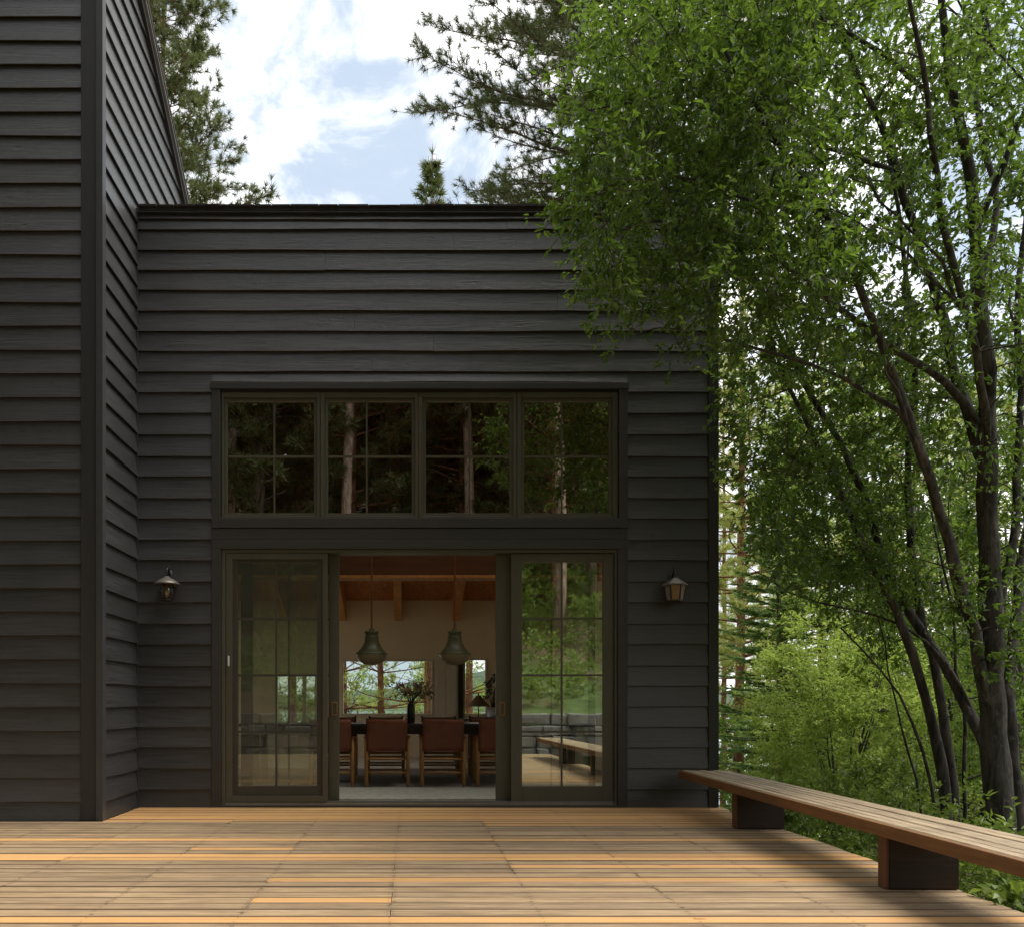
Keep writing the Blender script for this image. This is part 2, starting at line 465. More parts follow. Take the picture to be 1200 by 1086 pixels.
# wooded hills across the lake
hb = MB(); xs = np.linspace(-4000, 4000, 160)
prof = 60 + 60 * np.sin(xs * .0017 + 1) + 35 * np.sin(xs * .0052) + 10 * np.sin(xs * .021)
vv = []; n_ = len(xs)
for yy, k in ((2500, 0), (2800, .55), (3300, 1.), (4200, .2)):
    for x, p in zip(xs, prof): vv.append((x, yy + 60 * math.sin(x * .01), -20 + p * k))
hb.add(vv, [(r * n_ + i, r * n_ + i + 1, (r + 1) * n_ + i + 1, (r + 1) * n_ + i) for r in range(3) for i in range(n_ - 1)])
tag(hb.build('far_hills', principled('hill_forest', (.05, .075, .05), .9, .1, var=.2, scale=.05), smooth=True), kind='structure')

# ------------------------------------------------------------------ deck
random.seed(3)
PITCH = .1275


def edge_x(Y): return 2.80 + .022 * Y


def newboard(k, yc):
    """fresh boards of the photograph: list of (x0, x1) or None"""
    if yc > 7.12: return [(-9, 9)]
    for a, b, x0, x1 in ((6.95, 7.08, .61, 9), (6.95, 7.08, -9, -1.49), (6.06, 6.20, -9, 9), (5.72, 5.86, -1.49, -.09 - .7), (5.42, 5.56, -9, 9),
                         (5.15, 5.28, .61, 9), (4.76, 4.90, -.79, 9), (4.25, 4.38, -.79, -.09), (3.87, 4.0, -9, 9)):
        if a <= yc <= b: return [(x0, x1)]
    return []


dk = MB(); scw = MB()
k = 0; y = 8.163
while y > -.45:
    yc = y - PITCH / 2
    x_l = -6.3 if yc < 7.2 else -2.58
    x_r = edge_x(yc) + random.uniform(-.004, .004) if yc < 8.2 else 2.9
    nb = newboard(k, yc)
    brk = {x_l, x_r}
    for a, b in nb:
        for q in (a, b):
            if x_l < q < x_r: brk.add(q)
    j = -9 + random.randint(0, 4)
    while j < 5:
        q = -.09 + .7 * j
        inside_new = any(a < q < b for a, b in nb)
        if x_l + .3 < q < x_r - .3 and not (inside_new and random.random() < .6): brk.add(q)
        j += random.choice((3, 4, 5, 6))
    br = sorted(brk)
    for a, b in zip(br[:-1], br[1:]):
        xc = (a + b) / 2
        isnew = any(p < xc < q for p, q in nb)
        tone = random.uniform(.53, .98) if isnew else random.uniform(.02, .47)
        dz = random.uniform(-.0022, .0022); g = random.choice((.0028, .004, .0055, .008)) + random.uniform(0, .002)
        x0, x1 = a + .0018, b - .0018; ya, yb = y - PITCH + g, y - g; c = random.uniform(.0025, .0065)
        t = .035
        # chamfered board running along X
        pr = [(ya, -t), (ya, -c), (ya + c, 0), (yb - c, 0), (yb, -c), (yb, -t)]
        v = [(x0, p, q + dz) for p, q in pr] + [(x1, p, q + dz) for p, q in pr]
        f = [(i, (i + 1) % 6, (i + 1) % 6 + 6, i + 6) for i in range(6)] + [(5, 4, 3, 2, 1, 0), (6, 7, 8, 9, 10, 11)]
        for q, ff in enumerate(f):
            if q == 0: dk.add(v, [tuple(reversed(ff))], 2.)
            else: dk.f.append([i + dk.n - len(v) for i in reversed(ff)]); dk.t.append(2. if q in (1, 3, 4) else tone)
        for jj in range(-9, 5):
            q = -.09 + .7 * jj
            if x0 - .02 < q < x1 + .02:
                for yy in (y - PITCH * .24, y - PITCH * .76):
                    qx = min(max(q + random.uniform(-.006, .006), x0 + .012), x1 - .012); yy += random.uniform(-.006, .006); rr = .0045
                    scw.add([(qx + rr * math.cos(a_ * 1.0472), yy + rr * math.sin(a_ * 1.0472), dz + .0007) for a_ in range(6)], [tuple(range(6))])
    y -= PITCH; k += 1
deck = empty('deck'); tag(deck, kind='structure')
dk.build('deck_boards', M['deck'], deck)
tag(scw.build('deck_screws', M['iron'], deck), kind='stuff')
ds = MB()
for j in range(-9, 5):
    q = -.09 + .7 * j; ds.box(q - .02, q + .02, -.4, 8.1 if q > -2.5 else 7.1, -.24, -.042)
ds.add([(edge_x(-.4) - .06, -.4, -.26), (edge_x(-.4) - .02, -.4, -.26), (edge_x(8.1) - .02, 8.1, -.26), (edge_x(8.1) - .06, 8.1, -.26),
        (edge_x(-.4) - .06, -.4, -.043), (edge_x(-.4) - .02, -.4, -.043), (edge_x(8.1) - .02, 8.1, -.043), (edge_x(8.1) - .06, 8.1, -.043)],
       [(0, 3, 2, 1), (4, 5, 6, 7), (0, 1, 5, 4), (1, 2, 6, 5), (2, 3, 7, 6), (3, 0, 4, 7)])
ds.build('deck_joists', M['support'], deck)

# ------------------------------------------------------------------ lap siding
def lap_boards(mb, O, U, Nn, u0, u1, zb, zt, rnd, breaks=True, wav=.0025, tone=None):
    """one course: board from zb (bottom edge, proud) to zt (top, tucked in); u0/u1 may be functions of z"""
    f0 = u0 if callable(u0) else (lambda z: u0); f1 = u1 if callable(u1) else (lambda z: u1)
    L = f1((zb + zt) / 2) - f0((zb + zt) / 2)
    if L < .02: return
    cuts = [0., 1.]
    if breaks and L > 3.2:
        a = rnd.uniform(.22, .78); cuts = [0., a, 1.]
    for s0, s1 in zip(cuts[:-1], cuts[1:]):
        tn = rnd.random() if tone is None else tone
        n = max(2, int((s1 - s0) * L / .22))
        ph = rnd.uniform(0, 6); fs = []; vs = []
        top = zt + .022
        for i in range(n + 1):
            s = s0 + (s1 - s0) * i / n
            s = s + (.0009 / L if i == 0 and s0 > 0 else 0) - (.0009 / L if i == n and s1 < 1 else 0)
            ub = f0(zb) + (f1(zb) - f0(zb)) * s; ut = f0(top) + (f1(top) - f0(top)) * s
            wv = wav * (math.sin(ub * 2.1 + ph) + .6 * math.sin(ub * 5.3 + ph * 2)) + rnd.uniform(-.0006, .0006)
            wn = .0012 * math.sin(ub * 1.7 + ph * 1.3)
            b = zb + wv; pn = .030 + wn
            for u, z, q in ((ut, top, -.004), (ut, top, .004 + wn * .3), (ub, b + .003, pn), (ub, b, pn - .003), (ub, b, .001)):
                vs.append(O + U * u + Nn * q + np.array([0, 0, z]))
        for i in range(n):
            for q in range(5):
                q2 = (q + 1) % 5
                fs.append((i * 5 + q, i * 5 + q2, (i + 1) * 5 + q2, (i + 1) * 5 + q))
        fs.append((0, 4, 3, 2, 1)); e = n * 5; fs.append((e, e + 1, e + 2, e + 3, e + 4))
        mb.add(vs, fs, tn)
        for i in range(n): mb.t[len(mb.t) - len(fs) + i * 5 + 3] = 2.  # marks undersides for the painted lap shade


house = empty('house', (0, WY, 0))
tag(house, 'black stained timber clad house with tall side wing and sliding glass doors', 'house')
HOFF = (0, -WY, 0)


def hp(mb, name, mat, parent=house, smooth=False, bevel=0):
    o = mb.build(name, mat, parent, smooth, bevel)
    if parent is house: o.location = HOFF
    return o


ex, ey, ez = np.array([1., 0, 0]), np.array([0, 1., 0]), np.array([0, 0, 1.])
rnd = random.Random(11)
XL, XR = wx(157), wx(841)
rows = [924.4, 899.8, 875.2, 851.5, 827.3, 803.6, 779.9, 754.8, 730.7, 706, 681.9, 656.8, 632.7, 608, 584.2, 559.1, 535.9, 510.1, 485.5, 460.8, 436.8, 412.9, 389.7, 365.7, 341.8, 318.6, 295, 270.7]
zr = [wz(r) for r in rows]
tx0, tx1 = wx(249), wx(734.5)
trim_top = wz(449.5)
fw = MB()
O = np.array([0., WY, 0]); Nf = np.array([0., -1, 0])
cb_x = wx(829)            # left edge of the right corner board
lb_x = wx(159)
lap_boards(fw, O, ex, Nf, lb_x, tx0 - .002, -.05, zr[0] - .01, rnd)
lap_boards(fw, O, ex, Nf, tx1 + .002, cb_x, -.05, zr[0] - .01, rnd)
for i, zb in enumerate(zr):
    zt = zr[i + 1] if i + 1 < len(zr) else wz(258.9)
    zt -= .0
    if zb > trim_top:
        lap_boards(fw, O, ex, Nf, lb_x, cb_x, zb, zt, rnd)
    elif zt > trim_top:
        lap_boards(fw, O, ex, Nf, lb_x, tx0 - .002, zb, zt, rnd)
        lap_boards(fw, O, ex, Nf, tx1 + .002, cb_x, zb, zt, rnd)
        lap_boards(fw, O, ex, Nf, tx0 - .002, tx1 + .002, trim_top + .004, zt, rnd, breaks=False)
    else:
        lap_boards(fw, O, ex, Nf, lb_x, tx0 - .002, zb, zt, rnd)
        lap_boards(fw, O, ex, Nf, tx1 + .002, cb_x, zb, zt, rnd)
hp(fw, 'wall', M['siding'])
fr = MB()
lap_boards(fr, O, ex, Nf, lb_x, XR, wz(258.9), wz(240) - .10, rnd, tone=.3)
fr.box(lb_x, XR + .02, WY - .045, WY - .0, wz(246) - .05, wz(240) - .062)
hp(fr, 'frieze_board', M['siding'])
# backing walls (sheathing) round the openings: front
ox0, ox1 = wx(259), wx(724.5)           # window & door opening in x
wz0, wz1 = wz(608), wz(459)             # upper window opening
dz1 = wz(643.5)                         # door head
bw = MB()
yb0, yb1 = WY + .006, WY + .16
for a, b, c, d_ in ((XL, ox0, -.1, 5.70), (ox1, XR - .003, -.1, 5.70), (ox0, ox1, wz1, 5.70), (ox0, ox1, dz1, wz0)):
    bw.box(a, b, yb0, yb1, c, d_)
hp(bw, 'sheathing', M['trim'])

# left wing
WF = 7.206; WX = -2.62
vw = MB()
z = .16; e = .19998
Ow = np.array([0., WF, 0])
cwl = (96.5 - CX) / F * WF
zbs = [z + e * i for i in range(-1, 40)]
for zb in zbs:
    zt = zb + e
    if zb < 0: zb = -.05
    lap_boards(vw, Ow, ex, Nf, -7.2, cwl, zb, zt, rnd)
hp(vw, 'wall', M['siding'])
# return wall (faces +X), u runs towards +Y
rw = MB(); Or = np.array([WX, 0., 0])
def rake(zv): return 8.24 + (7.78 - zv) / .646          # Y at which the rake cuts a course
for zb in zbs:
    zt = zb + e
    zq = zb
    if zb < 0: zq = -.05
    if zt < 5.55: lap_boards(rw, Or, ey, ex, WF + .03, WY - .012, zq, zt, rnd, wav=.005)
    else: lap_boards(rw, Or, ey, ex, WF + .03, (lambda zv: max(WF + .05, rake(zv) - .03)), zq, zt, rnd, wav=.004)
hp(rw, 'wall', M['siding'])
# wing body behind the boards
wb = MB()
zt_f = 7.78 + (8.24 - WF) * .646
def prism(mb, x0, x1, pts, tone=.5):
    n = len(pts); v = [(x0, p, q) for p, q in pts] + [(x1, p, q) for p, q in pts]
    f = [tuple(range(n)), tuple(range(2 * n - 1, n - 1, -1))] + [((i + 1) % n, i, i + n, (i + 1) % n + n) for i in range(n)]
    mb.add(v, f, tone)
prism(wb, -7.2, WX - .006, [(WF + .006, -.1), (7.6, -.1), (7.6, zt_f - .3), (WF + .006, zt_f - .06)])
prism(wb, WX - .15, WX - .006, [(7.6, -.1), (12.2, -.1), (12.2, rake_z := 7.78 - (12.2 - 8.24) * .646), (7.6, 7.78 + (8.24 - 7.6) * .646 - .02)])
hp(wb, 'sheathing', M['trim'])
# corner boards
cbm = MB(); cbm.box(cwl, WX + .032, WF - .036, WF + .05, -.03, 9.0)
hp(cbm, 'corner_board', M['trim_v'], bevel=.003)
cbm = MB(); cbm.box(WX + .0335, WX + .043, WF - .037, WF + .035, -.02, 9.0)
cbm.box(WX - .012, WX + .043, WF - .0445, WF - .0375, -.02, 9.0)
hp(cbm, 'corner_flashing', M['flash'])
cbm = MB(); cbm.box(cb_x + .001, XR, WY - .034, WY + .02, -.05, wz(259) + .0); hp(cbm, 'corner_board', M['trim_v'], bevel=.003)
cbm = MB(); cbm.box(WX + .03, lb_x - .001, WY - .03, WY + .02, -.03, 5.71); hp(cbm, 'corner_board', M['trim_v'], bevel=.003)
# rake trim and wing roof
rk = MB()
def off(y, dz): return (y, 7.78 - (y - 8.24) * .646 + dz)
prism(rk, WX + .0, WX + .055, [off(WF - .1, -.10), off(12.4, -.10), off(12.4, -.03), off(WF - .1, -.03)])
hp(rk, 'rake_board', M['trim'])
rk = MB()
prism(rk, WX + .0, WX + .078, [off(WF - .12, -.028), off(12.4, -.028), off(12.4, .0), off(WF - .12, .0)])
hp(rk, 'drip_edge', M['roofedge'])
rk = MB()
prism(rk, -7.2, WX + .085, [off(WF - .2, .002), off(12.6, .002), off(12.6, .05), off(WF - .2, .05)])
hp(rk, 'wing_roof', M['shingle'])
# main roof: shed falling away to the back
rf = MB()
SL = .33
def rz(y): return wz(240) - .052 - (y - WY) * SL
SKX0, SKX1, SKY0, SKY1 = -2.45, 2.5, 8.6, 10.0        # unseen roof light over the table, added to brighten the interior
def slab(mb, x0, x1, y0, y1, top, th):
    mb.add([(x0, y0, top(y0) - th), (x1, y0, top(y0) - th), (x1, y1, top(y1) - th), (x0, y1, top(y1) - th), (x0, y0, top(y0)), (x1, y0, top(y0)), (x1, y1, top(y1)), (x0, y1, top(y1))],
           [(0, 3, 2, 1), (4, 5, 6, 7), (0, 1, 5, 4), (1, 2, 6, 5), (2, 3, 7, 6), (3, 0, 4, 7)])
def holed(mb, x0, x1, y0, y1, top, th):
    slab(mb, x0, x1, y0, SKY0, top, th); slab(mb, x0, x1, SKY1, y1, top, th); slab(mb, x0, SKX0, SKY0, SKY1, top, th); slab(mb, SKX1, x1, SKY0, SKY1, top, th)
holed(rf, WX + .04, XR + .06, WY - .05, 16.6, rz, .05)
x = WX + .05
while x < XR + .05:
    ww = rnd.uniform(.10, .34); t_ = rnd.uniform(.004, .014); x1 = min(x + ww, XR + .07)
    yy0 = WY - .065 - rnd.uniform(0, .012)
    rf.add([(x, yy0, rz(WY)), (x1, yy0, rz(WY)), (x1, WY + .3, rz(WY + .3)), (x, WY + .3, rz(WY + .3)),
            (x, yy0, rz(WY) + t_ + .006), (x1, yy0, rz(WY) + t_ + .006), (x1, WY + .3, rz(WY + .3) + t_ + .006), (x, WY + .3, rz(WY + .3) + t_ + .006)],
           [(0, 3, 2, 1), (4, 5, 6, 7), (0, 1, 5, 4), (1, 2, 6, 5), (2, 3, 7, 6), (3, 0, 4, 7)])
    x = x1 + .004
hp(rf, 'roof', M['shingle'])

# ---- trim round the openings
tr = MB()
yt = WY - .034
tr.box(tx0, wx(259), yt, WY + .05, wz(619), wz(457.5))                     # left upper
tr.box(wx(724.5), tx1, yt, WY + .05, wz(619), wz(457.5))
tr.box(wx(259), wx(724.5), yt, WY + .05, wz(618.6), wz(607.5))
tr.box(tx0 - .012, tx1 + .012, yt - .010, WY + .05, wz(457.5) + .0005, wz(450))  # head with drip
hp(tr, 'window_casing', M['trim'], bevel=.003)
tr = MB()
tr.box(tx0 - .004, tx1 + .004, yt + .008, WY + .05, wz(632.5), wz(619.4))
tr.box(tx0, tx1, yt, WY + .05, wz(643.3), wz(633.2))
tr.box(tx0, wx(259.5), yt, WY + .05, -.03, wz(643.6))
tr.box(wx(723), tx1, yt, WY + .05, -.03, wz(643.6))
tr.box(wx(259.5), wx(723), yt, WY + .05, -.03, wz(942.5))
hp(tr, 'door_casing', M['trim'], bevel=.003)

# ---- upper windows (four sashes)
GL = [(266, 368, 321), (384, 482.5, 429.6), (499, 597.5, 550.4), (614, 714, 658.8)]
bound = [259.5, 375.2, 490.2, 605.6, 724]
def rect_frame(mb, x0, x1, z0, z1, gx0, gx1, gz0, gz1, ya, yb):
    mb.box(x0, gx0, ya, yb, z0, z1); mb.box(gx1, x1, ya, yb, z0, z1)
    mb.box(gx0, gx1, ya, yb, z0, gz0); mb.box(gx0, gx1, ya, yb, gz1, z1)
for i, (a, b, mpx) in enumerate(GL):
    x0, x1 = wx(bound[i]) + .003, wx(bound[i + 1]) - .003
    z0, z1 = wz(607) + .002, wz(460)
    fo = MB(); rect_frame(fo, x0, x1, z0, z1, wx(a) - .03, wx(b) + .03, wz(601) - .03, wz(470) + .03, WY - .012, WY + .09)
    win = hp(fo, 'window', M['olive'], bevel=.003)
    sa = MB(); rect_frame(sa, wx(a) - .0295, wx(b) + .0295, wz(601) - .0295, wz(470) + .0295, wx(a), wx(b), wz(601), wz(470), WY + .006, WY + .06)
    sa.build('sash', M['olive'], win, bevel=.003)
    gm = MB(); gm.box(wx(a) - .004, wx(b) + .004, WY + .030, WY + .034, wz(601) - .004, wz(470) + .004)
    gm.build('pane', M['glass'], win)
    mm = MB(); mx_ = wx(mpx); mz = wz(534)
    mm.box(mx_ - .0075, mx_ + .0075, WY + .018, WY + .029, wz(601), wz(470))
    mm.box(wx(a), mx_ - .008, WY + .017, WY + .029, mz - .0085, mz + .0085); mm.box(mx_ + .008, wx(b), WY + .017, WY + .029, mz - .0085, mz + .0085)
    mm.build('muntin', M['olive'], win)

# ---- doors
df = MB()
zs = wz(940.5)
df.box(wx(259.8), wx(264.5), WY - .016, WY + .16, zs - .02, wz(643.5)); df.box(wx(720), wx(722.8), WY - .016, WY + .16, zs - .02, wz(643.5))
df.box(wx(264.5), wx(720), WY - .016, WY + .16, wz(647.5), wz(643.5))
hp(df, 'door_frame', M['olive'], bevel=.003)
df = MB(); df.box(wx(264.5), wx(720), WY - .028, WY + .20, -.02, zs); df.box(wx(264.5), wx(720), WY + .0, WY + .006, zs, zs + .018)
df.box(wx(264.5), wx(720), WY + .07, WY + .076, zs, zs + .018)
hp(df, 'threshold', M['steel'])


def panel(name, px0, px1, gpx0, gpx1, yc, mpx, hpx=None, lab=None, glass='glass_door', rows_=(724, 790.5, 857)):
    z0, z1 = zs + .012, wz(648)
    m1 = MB(); rect_frame(m1, wx(px0), wx(px1), z0, z1, wx(gpx0), wx(gpx1), wz(921), wz(658), yc - .02, yc + .02)
    dr = hp(m1, name, M['olive'], bevel=.004)
    if lab: dr['label'] = lab
    g = MB(); g.box(wx(gpx0) - .003, wx(gpx1) + .003, yc - .003, yc + .001, wz(921) - .003, wz(658) + .003); g.build('pane', M[glass], dr)
    mm = MB(); xm = wx(mpx)
    mm.box(xm - .009, xm + .009, yc - .0135, yc - .004, wz(921), wz(658))
    for r in rows_:
        for a, b in ((wx(gpx0), xm - .0095), (xm + .0095, wx(gpx1))): mm.box(a, b, yc - .0145, yc - .004, wz(r) - .009, wz(r) + .009)
    mm.build('muntin', M['olive'], dr)
    if hpx:
        hh = MB(); xh = wx(hpx)
        za, zb_ = wz(838), wz(822)
        hh.box(xh - .028, xh - .018, yc - .034, yc - .0205, za, zb_); hh.box(xh + .018, xh + .028, yc - .034, yc - .0205, za, zb_)
        hh.box(xh - .018, xh + .018, yc - .034, yc - .0205, za, za + .012); hh.box(xh - .018, xh + .018, yc - .034, yc - .0205, zb_ - .012, zb_)
        hh.build('handle', M['brass'], dr, bevel=.003)
    return dr


panel('fixed_door_panel', 599, 719.6, 612, 706.7, WY + .030, 658.7)
panel('sliding_door', 582, 700, 599.5, 692, WY + .105, 648, 589.5, rows_=(724, 790.5, 857))
panel('fixed_door_panel', 265, 383.4, 278, 371, WY + .045, 323, glass='glass_left')
panel('sliding_door', 280, 396.5, 294, 384, WY + .115, 336.7, 391, glass='glass_left')
# insect screen in front on the left
m1 = MB(); rect_frame(m1, wx(265), wx(384), zs + .012, wz(648), wx(272.5), wx(378), wz(932), wz(655), WY - .010, WY + .010)
scr = hp(m1, 'screen_door', M['olive'], bevel=.003)
g = MB(); g.add([(wx(272.5), WY, wz(932)), (wx(378), WY, wz(932)), (wx(378), WY, wz(655)), (wx(272.5), WY, wz(655))], [(0, 1, 2, 3)])
g.build('mesh_screen', M['screen'], scr)
hh = MB(); hh.box(wx(267.6), wx(269.2), WY - .03, WY - .011, wz(780), wz(768)); hh.build('latch', M['white'], scr, bevel=.002)

# ---- interior shell
IX0, IX1, IY0, IY1 = -6.4, XR - .12, WY + .162, 16.0
def cz(y): return 2.93 + .33 * (IY1 - y)
def cz2(y): return cz(y) + .06
fi = MB(); fi.box(IX0, IX1, IY0 + .045, IY1, -.06, .0); hp(fi, 'interior_floor', M['floor_in'])
iw = MB()
# front inner face
for a, b, c, d_ in ((IX0, ox0, 0, 5.3), (ox1, IX1, 0, 5.3), (ox0, ox1, wz1, 5.3), (ox0, ox1, dz1, wz0)):
    iw.box(a, b, IY0, IY0 + .02, c, d_)
iw.box(IX0 - .1, IX0, IY0, 8.9, 0, 5.5); iw.box(IX0 - .1, IX0, 15.5, IY1, 0, 3.1); iw.box(IX0 - .1, IX0, 8.9, 15.5, 0, .3);  # wide gap left open out of view to let daylight in
SY0, SY1, SZ0, SZ1 = 8.7, 12.3, .3, 3.1        # unseen side window facing the trees, added for room light
for a, b, c, d_ in ((IY0, SY0, 0, 5.4), (SY1, IY1 + .1, 0, 3.1), (SY0, SY1, 0, SZ0), (SY0, SY1, SZ1, 3.15)): iw.box(IX1, IX1 + .08, a, b, c, d_)
prism(iw, IX1, IX1 + .08, [(SY0, 3.15), (SY1, 3.15), (SY1, cz(SY1) - .01), (SY0, cz(SY0) - .01)])
RW = [(-6.2, -3.7, .3, 2.6), (-2.52, -1.74, .56, 1.56), ((400 - CX) * .016, (507.6 - CX) * .016, .762, 1.828), ((543 - CX) * .016, (571 - CX) * .016, .762, 1.85)]  # first window is unseen, added to light the room
xs_ = IX0
for a, b, c, d_ in RW:
    iw.box(xs_, a, IY1, IY1 + .15, 0, 3.2); iw.box(a, b, IY1, IY1 + .15, 0, c); iw.box(a, b, IY1, IY1 + .15, d_, 3.2); xs_ = b
iw.box(xs_, IX1 + .1, IY1, IY1 + .15, 0, 3.2)
hp(iw, 'interior_wall', M['plaster'])
sd = MB(); Osd = np.array([XR - .012, 0, 0]); e_ = .2; zc = -.05; rs_ = random.Random(8)
lap_boards(sd, Osd, ey, ex, WY + .022, 16.15, -.05, .165, rs_)
zc = .165
while zc < 5.6:
    yend = lambda zv: min(16.15, WY + (rz(WY) - .06 - zv) / SL)
    if zc + e_ <= SZ0 or zc >= SZ1:
        if yend(zc) > WY + .3: lap_boards(sd, Osd, ey, ex, WY + .022, yend if zc > 2.6 else 16.15, zc, zc + e_, rs_)
    else:
        lap_boards(sd, Osd, ey, ex, WY + .022, SY0 - .08, zc, zc + e_, rs_); lap_boards(sd, Osd, ey, ex, SY1 + .08, 16.15, zc, zc + e_, rs_)
    zc += e_
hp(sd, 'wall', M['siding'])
sf = MB()
for a, b, c, d_ in ((SY0 - .08, SY0, SZ0 - .08, SZ1 + .08), (SY1, SY1 + .08, SZ0 - .08, SZ1 + .08), (SY0, SY1, SZ0 - .08, SZ0), (SY0, SY1, SZ1, SZ1 + .08)): sf.box(XR - .05, XR + .02, a, b, c, d_)
for k in (1, 2, 3): sf.box(XR - .05, XR - .0, SY0 + k * .9 - .03, SY0 + k * 1.45 + .03, SZ0, SZ1)
win = hp(sf, 'added_side_window', M['olive'])
sf = MB(); sf.box(XR - .04, XR - .036, SY0, SY1, SZ0, SZ1); sf.build('pane', M['glass_in'], win)
sf = MB(); slab(sf, SKX0, SKX1, SKY0, SKY1, lambda y: rz(y) - .01, .006); hp(sf, 'added_roof_light', M['glass_in'])

ci = MB(); holed(ci, IX0 - .1, IX1 + .1, IY0, IY1 + .15, cz2, .06)
hp(ci, 'ceiling', M['fir'])
for xr_ in (-4.5, -3.4, -2.34, -1.26, -.21, .87, 1.95):
    r_ = MB(); prism(r_, xr_ - .07, xr_ + .07, [(IY0 + .02, cz(IY0) - .38), (IY1 - .01, cz(IY1) - .38), (IY1 - .01, cz(IY1) - .002), (IY0 + .02, cz(IY0) - .002)])
    hp(r_, 'rafter', M['rafter'], bevel=.006)
cbm = MB(); cbm.box(IX0, IX1, 11.02, 11.24, 2.65, 3.1); hp(cbm, 'cross_beam', M['beam'])
cbm = MB(); cbm.box(IX0, IX1, 10.99, 11.27, 2.61, 2.648); hp(cbm, 'cross_beam_lit_edge', M['rafter'], bevel=.004)  # bright wood strip paints the lit lower edge of the beam
for a, b, c, d_ in RW:
    fm = MB(); rect_frame(fm, a + .001, b - .001, c + .001, d_ - .001, a + .035, b - .035, c + .05, d_ - .035, IY1 - .02, IY1 + .10)
    if -4 < a < -1.5: fm.box((a + b) / 2 + .12, (a + b) / 2 + .19, IY1 - .01, IY1 + .08, c + .05, d_ - .035)
    win = hp(fm, 'rear_window', M['cream'])
    pm = MB(); pm.box(a + .03, b - .03, IY1 + .03, IY1 + .034, c + .045, d_ - .03); pm.build('pane', M['glass_in'], win)
pm = MB(); pm.box(.47, .90, IY1 - .03, IY1 - .002, .02, 1.80, 1); pm.box(.50, .675, IY1 - .04, IY1 - .031, .1, 1.74); pm.box(.69, .87, IY1 - .04, IY1 - .031, .1, 1.74)
hp(pm, 'cream_panel', M['cream'], bevel=.004)
pm = MB(); pm.box(.915, .995, IY1 - .05, IY1 - .001, .02, 1.86); hp(pm, 'dark_post', M['black'])
sh = MB(); prism(sh, .905, 1.0, [(IY1 - .06, -.0), (IY1 - .055, 0), (IY1 - .055, .01), (IY1 - .06, .01)])

# ---- rug
rg = MB(); rg.box(-2.9, 2.4, 8.75, 12.9, .002, .016); tag(rg.build('rug', M['rug'], bevel=.004), 'pale grey woven rug under the dining table', 'rug')

# ------------------------------------------------------------------ dining table, chairs
FZ = .016
tb = empty('dining_table', (.05, 10.85, FZ))
tag(tb, 'long dark wooden dining table between two rows of leather chairs', 'table')
m1 = MB(); m1.box(-2.15, 2.15, -.45, .45, .69, .73); m1.build('table_top', M['black'], tb, bevel=.006)
m1 = MB(); m1.box(-2.0, 2.0, -.36, -.33, .60, .688); m1.box(-2.0, 2.0, .33, .36, .60, .688); m1.build('apron', M['black'], tb)
for sx in (-1.95, 1.95):
    for sy in (-.3, .3):
        m1 = MB(); m1.box(sx - .04, sx + .04, sy - .04, sy + .04, 0, .6); m1.build('leg', M['black'], tb)


